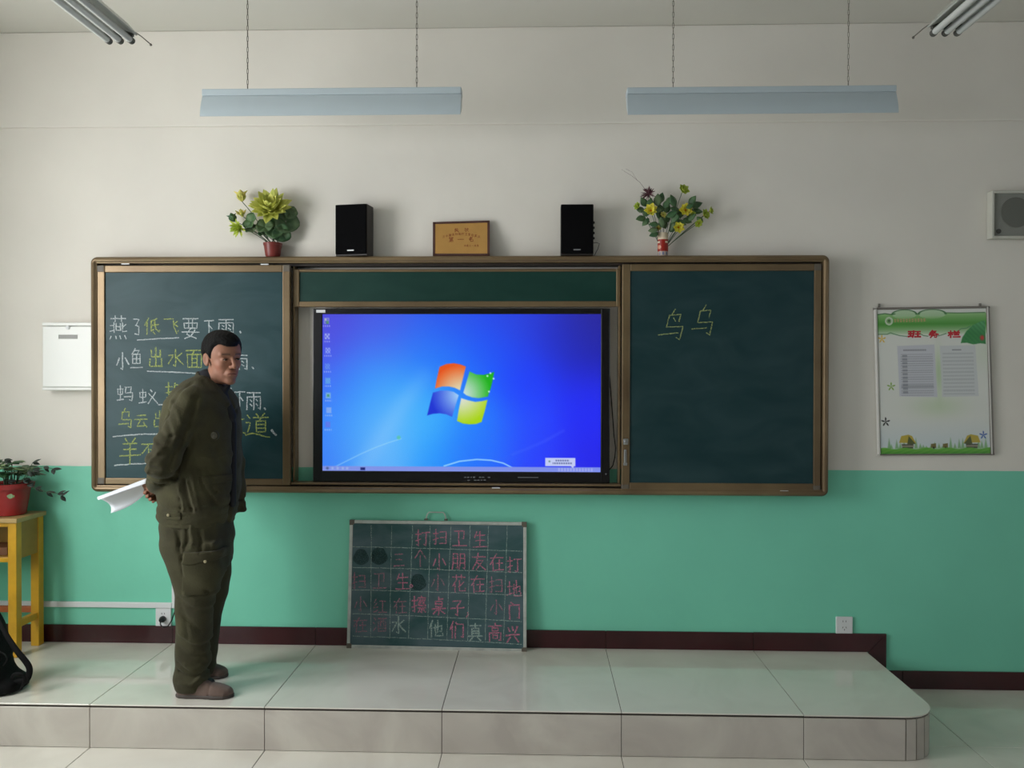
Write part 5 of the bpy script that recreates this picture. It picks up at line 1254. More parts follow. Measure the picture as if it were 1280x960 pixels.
rg = random.Random(21)
pyc = -.155; pp = at(13, 641, pyc); pxc = pp.x
pt = empty('potted_plant', (pxc, pyc, dz), 'leafy green trailing plant in a red plastic pot on the yellow desk', 'plant')
REDP = mat('red_glazed_pot', rgb(156, 38, 38), rough=0.4, var=0.25, vscale=10)
hh = at(13, 603, pyc).z - dz
b = MB(); b.lathe((pxc, pyc, dz), [(.070, .001), (.076, .004), (.098, hh - .03), (.112, hh - .028), (.118, hh - .002), (.112, hh), (.104, hh - .004), (.098, hh - .02), (.01, hh - .02)], 32); b.build('pot', REDP, pt, smooth=True)
SOIL = mat('dark_soil', rgb(50, 38, 30), rough=1.0, bump=.8, bscale=80)
b = MB(); b.lathe((pxc, pyc, dz), [(.001, hh - .012), (.09, hh - .015), (.0975, hh - .0195)], 24); b.build('soil', SOIL, pt, smooth=True)
PL = mat('plant_leaf', rgb(64, 106, 66), rough=0.45, var=0.45, vscale=14, col2=rgb(34, 64, 38)); PLL = mat('light_plant_leaf', rgb(112, 142, 92), rough=0.45, var=0.4, vscale=18)
PLD = mat('dark_plant_leaf', rgb(38, 52, 44), rough=0.45, var=0.4, vscale=18)
base = Vector((pxc, pyc, dz + hh - .016))
for k in range(26):
    a = rg.uniform(0, 2 * math.pi); r_ = rg.uniform(.04, .145); hz = rg.uniform(.03, .105) * (1.2 - r_ * 3)
    c_ = base + Vector((math.cos(a) * r_, math.sin(a) * r_ * .8, hz + .03))
    m_ = base + Vector((math.cos(a) * r_ * .4, math.sin(a) * r_ * .35, hz * .9 + .03))
    b = MB(); b.tube([base + Vector((math.cos(a) * .03, math.sin(a) * .03, -.0)), m_, c_], [.0022, .0018, .0012], 5); s_ = b.build('stem', STEM, pt, smooth=True)
    for j in range(5):
        a2 = a + rg.uniform(-1.5, 1.5); d = Vector((math.cos(a2), math.sin(a2), rg.uniform(-.15, .35)))
        b = MB(); leaf_grid(b, m_ + (c_ - m_) * (.2 + .2 * j), d, Vector((0, -.25, 1)), rg.uniform(.04, .062), rg.uniform(.028, .04), curl=-.2, cup=-.15)
        b.build('leaf', PL if rg.random() < .62 else PLL, s_, smooth=True, solid=.0006)
for pts, lv in (([(30, 600), (42, 585), (55, 583), (66, 586)], 1), ([(34, 606), (44, 610), (58, 615), (72, 617), (76, 620)], 1), ([(10, 600), (4, 584), (6, 574)], 0), ([(30, 598), (36, 588), (41, 578)], 0)):
    W = [at(px, py, pyc - .03 - .01 * i) for i, (px, py) in enumerate(pts)]
    b = MB(); b.tube([base + Vector((.02, 0, 0))] + W, [.002] * 3 + [.0013] * (len(W) - 2), 5); s_ = b.build('runner', STEM, pt, smooth=True)
    for i, p in enumerate(W):
        for j in range(2):
            d = Vector((rg.uniform(.3, 1), rg.uniform(-.5, .3), rg.uniform(-.6, .4)))
            b = MB(); leaf_grid(b, p, d, Vector((0, -.6, 1)), rg.uniform(.034, .05), rg.uniform(.02, .028), curl=-.2, cup=-.15); b.build('leaf', PLD, s_, smooth=True, solid=.0006)
p = at(17, 621, pyc - .10)
b = MB(); leaf_grid(b, p, Vector((-.9, -.1, .12)), Vector((0, -1, .3)), .034, .026, curl=.1); b.build('leaf', PLL, pt, smooth=True, solid=.0006)
b = MB(); leaf_grid(b, p, Vector((.6, -.4, .3)), Vector((0, -1, .3)), .016, .014, curl=.1); b.build('leaf', PLL, pt, smooth=True, solid=.0006)
# ------------------------------------------------------------------ signed distance modelling for bodies, clothing and bags
def surface_nets(fn, lo, hi, h):
    lo = np.array(lo, float); hi = np.array(hi, float)
    n = np.ceil((hi - lo) / h).astype(int) + 1
    ax = [lo[i] + h * np.arange(n[i]) for i in range(3)]
    Xg, Yg, Zg = np.meshgrid(*ax, indexing='ij')
    return nets(fn(Xg, Yg, Zg), ax)
def nets(D, ax):
    n = D.shape
    ins = D < 0
    c = [ins[i:n[0] - 1 + i, j:n[1] - 1 + j, k:n[2] - 1 + k] for i in (0, 1) for j in (0, 1) for k in (0, 1)]
    cnt = sum(a.astype(np.int8) for a in c)
    act = (cnt > 0) & (cnt < 8)
    I = np.argwhere(act)
    vid = -np.ones(act.shape, dtype=np.int64); vid[act] = np.arange(len(I))
    P = np.zeros((len(I), 3)); W = np.zeros(len(I))
    corners = [(i, j, k) for i in (0, 1) for j in (0, 1) for k in (0, 1)]
    vals = {cc: D[I[:, 0] + cc[0], I[:, 1] + cc[1], I[:, 2] + cc[2]] for cc in corners}
    for a in corners:
        for d in range(3):
            if a[d] == 0:
                b_ = list(a); b_[d] = 1; b_ = tuple(b_)
                va, vb = vals[a], vals[b_]; m_ = (va < 0) != (vb < 0)
                t = np.where(m_, va / np.where(m_, va - vb, 1), 0)
                p = np.tile(np.array(a, float), (len(I), 1)); p[:, d] += t
                P[m_] += p[m_]; W[m_] += 1
    P = P / W[:, None] + I
    P = np.stack([np.interp(P[:, d], np.arange(n[d]), ax[d]) for d in range(3)], 1)
    F = []
    for d in range(3):
        u, v = (d + 1) % 3, (d + 2) % 3
        sl0 = [slice(None)] * 3; sl1 = [slice(None)] * 3
        sl0[d] = slice(0, -1); sl1[d] = slice(1, None)
        cr = ins[tuple(sl0)] != ins[tuple(sl1)]
        E_ = np.argwhere(cr)
        ok = (E_[:, u] > 0) & (E_[:, v] > 0) & (E_[:, u] < n[u] - 1) & (E_[:, v] < n[v] - 1)
        E_ = E_[ok]
        if not len(E_): continue
        inside0 = ins[E_[:, 0], E_[:, 1], E_[:, 2]]
        q = []
        for du, dv in ((1, 1), (0, 1), (0, 0), (1, 0)):
            e = E_.copy(); e[:, u] -= du; e[:, v] -= dv; q.append(vid[e[:, 0], e[:, 1], e[:, 2]])
        q = np.stack(q, 1); q[~inside0] = q[~inside0][:, ::-1]
        F.append(q)
    return P, np.concatenate(F)
def smin(a, b_, k):
    hh_ = np.clip(.5 + .5 * (b_ - a) / k, 0, 1); return b_ * (1 - hh_) + a * hh_ - k * hh_ * (1 - hh_)
def smax(a, b_, k): return -smin(-a, -b_, k)
def capsule(Xg, Yg, Zg, a, b_, ra, rb):
    a = np.array(a, float); b_ = np.array(b_, float); d = b_ - a; L2 = d @ d
    t = np.clip(((Xg - a[0]) * d[0] + (Yg - a[1]) * d[1] + (Zg - a[2]) * d[2]) / L2, 0, 1)
    return np.sqrt((Xg - a[0] - t * d[0]) ** 2 + (Yg - a[1] - t * d[1]) ** 2 + (Zg - a[2] - t * d[2]) ** 2) - (ra + (rb - ra) * t)
def ell(Xg, Yg, Zg, c, r):
    q = np.sqrt(((Xg - c[0]) / r[0]) ** 2 + ((Yg - c[1]) / r[1]) ** 2 + ((Zg - c[2]) / r[2]) ** 2)
    q2 = np.sqrt(((Xg - c[0]) / r[0] ** 2) ** 2 + ((Yg - c[1]) / r[1] ** 2) ** 2 + ((Zg - c[2]) / r[2] ** 2) ** 2) + 1e-9
    return q * (q - 1) / q2
def rbox(Xg, Yg, Zg, c, hs, r):
    qx, qy, qz = np.abs(Xg - c[0]) - hs[0] + r, np.abs(Yg - c[1]) - hs[1] + r, np.abs(Zg - c[2]) - hs[2] + r
    return np.sqrt(np.maximum(qx, 0) ** 2 + np.maximum(qy, 0) ** 2 + np.maximum(qz, 0) ** 2) + np.minimum(np.maximum(qx, np.maximum(qy, qz)), 0) - r
def loft(Xg, Yg, Zg, tab, pw=2.3):
    """stack of super-ellipses; tab rows: z, xc, yc, half x, half y"""
    T_ = np.array(sorted(tab)); f = lambda k: np.interp(Zg, T_[:, 0], T_[:, k])
    a, b_ = f(3), f(4)
    q = (np.abs((Xg - f(1)) / a) ** pw + np.abs((Yg - f(2)) / b_) ** pw) ** (1 / pw)
    d = (q - 1) * np.minimum(a, b_)
    return smax(d, np.maximum(T_[0, 0] - Zg, Zg - T_[-1, 0]), .012)
# ------------------------------------------------------------------ the man
YM = -0.62
MO = at(255, 600, YM); MO = Vector((MO.x, YM, HP))
def lp(px, py, yl):
    p = at(px, py, YM + yl); return (p.x - MO.x, yl, p.z - HP)
def lx(px, py, yl): return lp(px, py, yl)[0]
def lz(py, yl): return lp(255, py, yl)[2]
man = empty('person', MO, 'man in olive jacket and cargo trousers standing with hands behind his back', 'person')
def row(py, pb, pf, yl, hy, dz=0):
    a, c = lp(pb, py, yl), lp(pf, py, yl); return (a[2] + dz, (a[0] + c[0]) / 2, yl, (c[0] - a[0]) / 2, hy)
SKIN = vcol_mat('skin', rough=0.55, spec=0.35, bump=.08, bscale=220)
OLIVE = mat('olive_jacket_cloth', rgb(68, 66, 45), rough=0.85, spec=.2, sheen=0.05, var=0.25, vscale=7, bump=.25, bscale=160, col2=rgb(50, 47, 34))
OLIVT = mat('olive_trouser_cloth', rgb(66, 64, 44), rough=0.85, spec=.2, sheen=0.05, var=0.25, vscale=6, bump=.25, bscale=160, col2=rgb(50, 47, 34))
HAIR = mat('short_black_hair', rgb(7, 6, 6), rough=0.7, spec=.2, bump=.5, bscale=420, var=.3, vscale=60)
SHOE = mat('brown_suede', rgb(104, 84, 74), rough=0.85, sheen=0.2, var=0.25, vscale=25, bump=.2, bscale=200)
SOLE = mat('grey_brown_sole', rgb(74, 66, 62), rough=0.7, var=0.15)
NAVY = mat('dark_navy_shirt', rgb(17, 19, 28), rough=0.8, var=0.2, vscale=10)

# --- torso and sleeves of the jacket
TT = [row(469, 246, 266, 0, .075), row(477, 234, 274, 0, .125), row(487, 223, 284, 0, .180), row(500, 213.5, 293, 0, .205), row(515, 208, 295.5, 0, .212), row(530, 206.5, 296, 0, .210),
      row(550, 206, 296, 0, .205), row(575, 205, 297, 0, .200), row(600, 203.5, 297, 0, .198), row(625, 202.5, 295, 0, .195), row(642, 202, 291.5, 0, .190), row(653, 206, 289, 0, .186)]
SH_R = lp(238.5, 503, -.165); EL_R = lp(203, 578, -.275); WR_R = lp(197, 604, -.075)
SH_L = lp(246, 503, .165); EL_L = lp(222, 578, .275); WR_L = lp(203, 600, .085)
def creases(D, Xg, Yg, Zg, lst, near):
    for pts, amp, wd in lst:
        Q = [lp(px, py, near) for px, py in pts]
        d = np.full(Xg.shape, 1e3)
        for a, c in zip(Q, Q[1:]): d = np.minimum(d, seg_d(Xg, Zg, (a[0], a[2]), (c[0], c[2])))
        D = D + 1.45 * amp * np.exp(-(d / wd) ** 2) * (Yg < .02)
    return D
def folds(Xg, Yg, Zg, s1, a1):
    return a1 * (np.sin(Xg * 31 * s1 + Zg * 19 * s1 + 2 * np.sin(Yg * 13)) * np.sin(Zg * 27 * s1 - Yg * 17 + 1.7 * np.sin(Xg * 11)) + .5 * np.sin(Zg * 61 * s1 + Xg * 40 + Yg * 23 + 2 * np.sin(Zg * 9)))
J_CR = [([(184, 572), (200, 580), (216, 583)], .010, .010), ([(180, 590), (198, 597), (216, 598)], .010, .009), ([(190, 556), (208, 566), (224, 566)], .007, .009),
        ([(196, 585), (210, 588), (222, 592)], -.006, .010), ([(247, 498), (240, 530), (228, 565), (219, 600)], .012, .010), ([(252, 520), (243, 560), (232, 590)], -.006, .012),
        ([(229, 598), (233, 620), (238, 640)], .008, .007), ([(238, 588), (243, 615), (247, 640)], -.006, .007), ([(246, 585), (252, 610), (262, 634)], .008, .007), ([(222, 604), (226, 622), (228, 640)], -.006, .006),
        ([(232, 480), (222, 500), (210, 530)], .006, .010), ([(213, 515), (225, 540), (224, 560)], .006, .010), ([(262, 560), (270, 585), (286, 592)], .004, .010),
        ([(200, 545), (212, 556), (226, 556)], -.007, .008), ([(186, 600), (200, 606), (212, 606)], .008, .006), ([(206, 535), (220, 545), (232, 542)], .006, .007), ([(214, 500), (228, 512), (236, 530)], -.005, .008),
        ([(254, 585), (260, 600), (262, 618)], .006, .006), ([(246, 474), (258, 485), (270, 500), (279, 520), (283, 545)], -.0045, .005), ([(243, 476), (254, 488), (266, 503), (275, 521)], .0045, .004), ([(234, 603), (240, 625), (243, 640)], -.007, .005), ([(258, 612), (270, 622), (284, 624)], .005, .007), ([(270, 500), (278, 530), (280, 570)], .004, .009),
        ([(250, 570), (262, 574), (280, 570)], -.005, .009), ([(216, 560), (206, 574), (200, 590)], -.006, .007), ([(224, 640), (226, 630), (224, 622)], .006, .005)]
def jacket_f(Xg, Yg, Zg):
    D = loft(Xg, Yg, Zg, TT, 2.2)
    # far front panel hanging open
    q = capsule(Xg, Yg, Zg, lp(292, 520, .10), lp(300, 634, .12), .020, .024)
    D = smin(D, q, .03)
    D = smin(D, capsule(Xg, Yg, Zg, lp(304, 575, .10), lp(305, 636, .11), .008, .014), .02)
    sR = smin(capsule(Xg, Yg, Zg, SH_R, EL_R, .076, .064), capsule(Xg, Yg, Zg, EL_R, WR_R, .068, .050), .03)
    sL = smin(capsule(Xg, Yg, Zg, SH_L, EL_L, .088, .066), capsule(Xg, Yg, Zg, EL_L, WR_L, .064, .046), .03)
    D = smin(D, sR, .014); D = smin(D, sL, .03)
    D = creases(D, Xg, Yg, Zg, J_CR, -.2)
    D = D + folds(Xg, Yg, Zg, 1.0, .0030)
    for py, a in ((632, .008), (642, .005), (653, .004)): D = D + a * np.exp(-((Zg - lz(py, -.1)) / .005) ** 2) * (Xg > lx(214, py, 0) - .3)
    # hollow at the cuff, neck hole and open front
    D = smax(D, -capsule(Xg, Yg, Zg, WR_R, np.array(WR_R) + (np.array(WR_R) - np.array(EL_R)) * .5, .036, .036), .006)
    nk = lp(262, 462, 0); D = smax(D, -capsule(Xg, Yg, Zg, (nk[0] - .006, 0, nk[2] - .035), (nk[0] + .02, 0, nk[2] + .1), .056, .064), .006)
    # opening down the front turned a little towards the camera
    fx = lx(292, 540, 0)
    groove = np.exp(-(((Yg + .035) / .012) ** 2)) * (Xg > fx - .12)
    return D + groove * .014
def box_px(Xg, Zg, px0, px1, py0, py1, yl, r=.004):
    a, c = lp(px0, py0, yl), lp(px1, py1, yl)
    qx = np.abs(Xg - (a[0] + c[0]) / 2) - abs(c[0] - a[0]) / 2 + r; qz = np.abs(Zg - (a[2] + c[2]) / 2) - abs(c[2] - a[2]) / 2 + r
    return np.sqrt(np.maximum(qx, 0) ** 2 + np.maximum(qz, 0) ** 2) + np.minimum(np.maximum(qx, qz), 0) - r
def to_world(P): return P + np.array(MO)
def sdf_part(name, fn, lo, hi, h, M, parent, col=None, smooth_it=0):
    P, F_ = surface_nets(fn, lo, hi, h)
    if smooth_it: P = relax(P, F_, smooth_it)
    c = col(P) if col is not None else None
    return np_mesh(name, to_world(P), F_, M, parent, smooth=True, col=c)
def relax(P, F_, it):
    E_ = np.concatenate([F_[:, [0, 1]], F_[:, [1, 2]], F_[:, [2, 3]], F_[:, [3, 0]]])
    for _ in range(it):
        S_ = np.zeros_like(P); W_ = np.zeros(len(P))
        np.add.at(S_, E_[:, 0], P[E_[:, 1]]); np.add.at(W_, E_[:, 0], 1)
        np.add.at(S_, E_[:, 1], P[E_[:, 0]]); np.add.at(W_, E_[:, 1], 1)
        P = P * .4 + S_ / W_[:, None] * .6
    return P
zt_, zb_ = lz(462, 0), lz(656, 0)
jk = sdf_part('jacket', jacket_f, (-.34, -.37, zb_ - .03), (.27, .37, zt_ + .03), .0075, OLIVE, man, smooth_it=1)

def patch(name, base, px0, px1, py0, py1, yl, th, M, parent, h=.0035, extra=None, ymax=0.0):
    a, c = lp(px0, py0, yl), lp(px1, py1, yl); x0, x1 = sorted((a[0], c[0])); z0, z1 = sorted((a[2], c[2]))
    def f(Xg, Yg, Zg):
        B = base(Xg, Yg, Zg); reg = box_px(Xg, Zg, px0, px1, py0, py1, yl) if extra is None else extra(Xg, Zg)
        return np.maximum(smax(smax(B - th, -(B + .004), .001), reg, .002), Yg - ymax)
    return sdf_part(name, f, (x0 - .012, -.30, z0 - .012), (x1 + .012, ymax + .01, z1 + .012), h, M, parent)
patch('pocket_flap', jacket_f, 247, 284, 596, 606, -.19, .006, OLIVE, jk, ymax=-.06)
def disc(px, py, r, yl=-.19):
    c = lp(px, py, yl); return lambda Xg, Zg: np.hypot((Xg - c[0]) / .62, Zg - c[2]) - r
BADGE = mat('worn_round_badge', rgb(112, 108, 92), rough=.7, var=.4, vscale=60, col2=rgb(60, 58, 50))
bd_ = patch('badge', jacket_f, 262, 272, 537, 553, -.19, .008, BADGE, jk, extra=disc(264.5, 545, .0215), h=.003, ymax=-.06); bd_['label'] = 'round sewn badge on the chest'
patch('badge_ring', jacket_f, 262, 272, 537, 553, -.19, .0105, OLIVE, bd_, extra=lambda Xg, Zg: np.abs(disc(264.5, 545, .0195)(Xg, Zg)) - .003, h=.003, ymax=-.06)
patch('waist_tab', jacket_f, 206, 229, 638, 649, -.17, .006, OLIVE, jk, ymax=-.04)
BTN = mat('pale_brass_button', rgb(170, 160, 128), rough=.35, metal=.5)
def button(px, py, base, parent, yl):
    c = lp(px, py, yl); ysn = np.linspace(-.3, 0.05, 700); v = base(np.full_like(ysn, c[0]), ysn, np.full_like(ysn, c[2])); k = int(np.argmax(v < 0)); yy = ysn[k]
    p = MO + Vector((c[0], yy, c[2])); b = MB(); b.lathe(p, [(.0065, .002), (.0072, -.004), (.005, -.0062), (.001, -.0065)], 14, 'Y'); b.build('button', BTN, parent, smooth=True)
button(213, 643, lambda X_, Y_, Z_: jacket_f(X_, Y_, Z_) - .007, jk, -.17)
# collar: standing fold open at the front
def collar_f(Xg, Yg, Zg):
    n0 = lp(263.5, 483, 0); x_ = Xg - n0[0]; z_ = Zg - n0[2]
    zz = z_ - x_ * -.62                      # collar plane drops towards the front
    q = np.sqrt((x_ / (.068 + .30 * np.clip(-zz, -.1, .1))) ** 2 + (Yg / (.076 + .30 * np.clip(-zz, -.1, .1))) ** 2)
    d = np.abs(q - 1) * .072 - .0065
    d = smax(d, np.abs(zz - .008) - .030, .006)
    return smax(d, x_ - .062 + np.abs(Yg + .03) * .35, .006)
cl = sdf_part('collar', collar_f, (-.13, -.15, lz(505, 0)), (.15, .15, lz(450, 0)), .005, OLIVE, jk, smooth_it=1)
# shirt seen inside the collar
def shirt_f(Xg, Yg, Zg):
    a = lp(261, 478, 0); c = lp(266, 500, 0)
    D = capsule(Xg, Yg, Zg, a, c, .066, .085)
    D = smin(D, capsule(Xg, Yg, Zg, lp(276, 487, -.035), lp(288, 520, -.045), .020, .028), .02)
    D = smin(D, capsule(Xg, Yg, Zg, lp(285, 483, -.025), lp(277, 494, -.055), .013, .013), .008)
    return smin(D, capsule(Xg, Yg, Zg, lp(291.5, 530, -.03), lp(291, 630, -.03), .016, .016), .02)
sdf_part('shirt', shirt_f, (-.10, -.14, lz(640, 0)), (.20, .12, lz(460, 0)), .006, NAVY, man, smooth_it=1)

# --- trousers
PV = [row(640, 206, 287, 0, .176), row(655, 204.5, 288.5, 0, .180), row(672, 206, 289, 0, .182), row(690, 211, 288, 0, .176), row(706, 216, 287, 0, .165)]
NL, FL_ = -.105, .105
LN = [row(676, 200, 276, NL, .088), row(690, 205, 276, NL, .088), row(720, 216, 275, NL, .088), row(742, 220, 270, NL, .086), row(770, 221.5, 265, NL, .080), row(800, 220.5, 262, NL, .076), row(830, 219.5, 260, NL, .074), row(848, 218.5, 260, NL, .076), row(861, 220, 258, NL, .074)]
LF = [row(676, 222, 288, FL_, .085), row(690, 225, 288.5, FL_, .085), row(720, 228, 288, FL_, .085), row(742, 230, 283, FL_, .084), row(770, 234, 275, FL_, .080), row(800, 237, 271, FL_, .076), row(820, 238, 269, FL_, .074), row(832, 238, 269, FL_, .075), row(840, 239, 268, FL_, .074)]
T_CR = [([(232, 655), (233, 675), (228, 700)], .008, .006), ([(238, 658), (240, 684)], -.005, .008), ([(222, 660), (224, 690)], .006, .007), ([(216, 655), (226, 690), (229, 720)], .005, .006),
        ([(226, 750), (240, 762), (262, 768)], .006, .010), ([(224, 768), (236, 778), (246, 792)], .006, .009), ([(256, 740), (262, 775), (258, 815)], .007, .007), ([(222, 792), (238, 804), (252, 806)], -.006, .010), ([(221, 812), (236, 822), (252, 822)], .006, .009),
        ([(220, 842), (240, 850), (256, 842)], .012, .008), ([(222, 855), (238, 858), (246, 850)], -.008, .007), ([(250, 848), (256, 856), (262, 858)], .010, .006), ([(230, 832), (240, 838), (250, 836)], -.006, .008),
        ([(246, 658), (250, 690)], .006, .006), ([(262, 656), (264, 690)], -.004, .008), ([(274, 660), (270, 690)], .004, .008), ([(232, 742), (244, 748), (262, 746)], -.006, .008), ([(222, 748), (230, 770), (234, 800)], .004, .008),
        ([(258, 756), (268, 748), (280, 742)], .006, .008), ([(256, 786), (264, 776), (272, 772)], .006, .007), ([(228, 800), (246, 812), (258, 806)], .005, .008), ([(220, 830), (232, 840), (240, 846)], .007, .007), ([(250, 820), (254, 836), (260, 844)], -.005, .008), ([(256, 800), (262, 820), (262, 840)], .004, .006)]
def trouser_f(Xg, Yg, Zg):
    D = loft(Xg, Yg, Zg, PV, 2.3)
    D = smin(D, loft(Xg, Yg, Zg, LN, 2.2), .014); D = smin(D, loft(Xg, Yg, Zg, LF, 2.2), .014)
    D = creases(D, Xg, Yg, Zg, T_CR, -.19)
    D = D + folds(Xg, Yg, Zg, .8, .0042)
    for yl, sd in ((NL, -1), (FL_, 1)):      # hollow leg openings
        D = smax(D, -capsule(Xg, Yg, Zg, (lx(242, 860, yl), yl, -.05), (lx(242, 860, yl), yl, .06), .06, .05), .008)
    return D
tr = sdf_part('trousers', trouser_f, (-.27, -.24, .0), (.20, .24, lz(636, 0)), .0075, OLIVT, man, smooth_it=1)
cp_ = patch('cargo_pocket', trouser_f, 228, 272, 692, 745, -.19, .008, OLIVT, tr, h=.004, ymax=-.05)
def flap_reg(Xg, Zg):
    c0 = lp(228, 690, -.19); c1 = lp(273, 690, -.19)
    t = (Xg - c0[0]) / (c1[0] - c0[0]); zb = lz(704, -.19) - .008 * np.clip(1 - np.abs(t - .25) * 3, 0, 1) + .012 * np.clip(t - .3, 0, 1)
    return np.maximum(np.maximum(c0[0] - Xg, Xg - c1[0]), np.maximum(zb - Zg, Zg - c0[2]))
patch('pocket_flap', trouser_f, 226, 275, 688, 712, -.19, .013, OLIVT, tr, extra=flap_reg, h=.004, ymax=-.05)
def pocket_surf(Xg, Yg, Zg): return trouser_f(Xg, Yg, Zg) - .013
button(256.5, 702, pocket_surf, tr, -.19)

# --- shoes
def shoe(yl, px0, px1, name_l):
    x0 = lx(px0, 870, yl); x1 = lx(px1, 870, yl); L_ = x1 - x0; c = (x0 + x1) / 2
    def plan(Xg, Yg):
        t = np.clip((Xg - x0) / L_, 0, 1); hw = np.interp(t, [0, .06, .2, .45, .7, .88, .97, 1], [.018, .031, .037, .036, .046, .042, .024, .006])
        return np.maximum(np.abs(Yg - yl) - hw, np.maximum(x0 - Xg, Xg - x1))
    def up(Xg, Yg, Zg):
        t = np.clip((Xg - x0) / L_, 0, 1); top = np.interp(t, [0, .1, .3, .42, .6, .8, .93, 1], [.075, .088, .090, .083, .064, .052, .040, .022])
        hw = np.interp(t, [0, .06, .2, .45, .7, .88, .97, 1], [.018, .031, .037, .036, .046, .042, .026, .008]) + .002
        q = (np.abs((Yg - yl) / hw) ** 2.4 + np.abs(np.clip(Zg - .012, 0, 1) / (top - .010)) ** 2.4) ** (1 / 2.4)
        d = (q - 1) * .035
        d = smax(d, np.maximum(x0 - Xg, Xg - x1 - .001), .012); d = smax(d, .014 - Zg, .003)
        d = d + .0025 * np.exp(-((t - .62) / .02) ** 2) + .002 * np.sin(Zg * 90 + Xg * 60) * .3
        return smax(d, -ell(Xg, Yg, Zg, (x0 + .30 * L_, yl, .105), (.05, .030, .035)), .006)
    def so(Xg, Yg, Zg): return smax(smax(plan(Xg, Yg) - .003, Zg - .018, .004), .0012 - Zg, .002)
    s_ = sdf_part('shoe', up, (x0 - .02, yl - .07, -.01), (x1 + .02, yl + .07, .12), .004, SHOE, man, smooth_it=1)
    sdf_part('sole', so, (x0 - .02, yl - .07, -.01), (x1 + .02, yl + .07, .04), .004, SOLE, s_)
    return s_
shoe(-.125, 222, 291.5, 0); shoe(.125, 227, 284.5, 0)

# --- body: head, neck, trunk, arms, hands and legs as one continuous surface
HS = 1.0
hc = Vector(lp(278.0, 449.0, -.005))
Rh = Matrix.Rotation(math.radians(-40), 3, 'Z') @ Matrix.Rotation(math.radians(6), 3, 'Y') @ Matrix.Rotation(math.radians(3), 3, 'X')
Rn = np.array(Rh)
def to_head(Xg, Yg, Zg):
    x_, y_, z_ = Xg - hc.x, Yg - hc.y, Zg - hc.z
    return ((Rn[0, 0] * x_ + Rn[1, 0] * y_ + Rn[2, 0] * z_) / HS, (Rn[0, 1] * x_ + Rn[1, 1] * y_ + Rn[2, 1] * z_) / HS, (Rn[0, 2] * x_ + Rn[1, 2] * y_ + Rn[2, 2] * z_) / HS)
def cranium(x, y, z): return smin(ell(x, y, z, (-.014, 0, .040), (.097, .077, .086)), ell(x, y, z, (.030, 0, .035), (.058, .064, .072)), .03)
def head_f(Xg, Yg, Zg):
    x, y, z = to_head(Xg, Yg, Zg); ay = np.abs(y)
    D = cranium(x, y, z)
    D = smin(D, ell(x, y, z, (.030, 0, -.028), (.060, .060, .078)), .02)
    D = smin(D, ell(x, y, z, (.034, 0, -.070), (.050, .045, .042)), .02)
    D = smin(D, ell(x, ay, z, (.010, .042, -.056), (.034, .017, .028)), .02)        # jaw corner
    D = smin(D, ell(x, y, z, (.074, 0, -.098), (.020, .024, .017)), .018)           # chin
    D = smin(D, ell(x, ay, z, (.056, .040, -.018), (.024, .018, .018)), .018)       # cheekbone
    D = smin(D, capsule(x, ay, z, (.088, .010, .028), (.074, .046, .030), .008, .008), .012)   # brow
    D = smax(D, -ell(x, ay, z, (.098, .031, .008), (.016, .019, .011)), .012)       # eye hollow
    D = smin(D, ell(x, ay, z, (.0755, .031, .006), (.013, .0175, .0115)), .004)     # lids
    D = smin(D, capsule(x, y, z, (.091, 0, .018), (.112, 0, -.020), .0070, .0105), .008)       # nose
    D = smin(D, ell(x, y, z, (.111, 0, -.025), (.0125, .0115, .010)), .006)
    D = smin(D, ell(x, ay, z, (.101, .0125, -.028), (.011, .008, .0085)), .005)
    D = smax(D, -ell(x, ay, z, (.108, .0075, -.0375), (.004, .0035, .003)), .002)
    D = smin(D, ell(x, y, z, (.086, 0, -.060), (.016, .028, .020)), .012)            # mouth mound
    D = smin(D, ell(x, y, z, (.097, 0, -.0545), (.009, .023, .0055)), .004)
    D = smin(D, ell(x, y, z, (.096, 0, -.0665), (.009, .020, .0060)), .004)
    D = D + .0035 * np.exp(-(((z + .0605 + 6 * y * y) / .0022) ** 2)) * (ay < .024) * (x > .08)
    D = D + .0022 * np.exp(-((np.abs(ay - .020 - (-.03 - z) * .5) / .004) ** 2)) * (z < -.028) * (z > -.062) * (x > .06)   # nose-mouth fold
    # ears
    E_ = ell(x + z * .12, ay - (0.006 - x) * .25, z, (-.006, .0765, .000), (.0180, .0078, .0310))
    E_ = smax(E_, -ell(x + z * .12, ay - (0.006 - x) * .25, z, (.000, .0850, .003), (.0105, .0072, .0200)), .003)
    D = smin(D, E_, .004)
    D = smin(D, capsule(x, y, z, (-.026, 0, -.040), (-.062, 0, -.150), .048, .056), .022)
    return D * HS
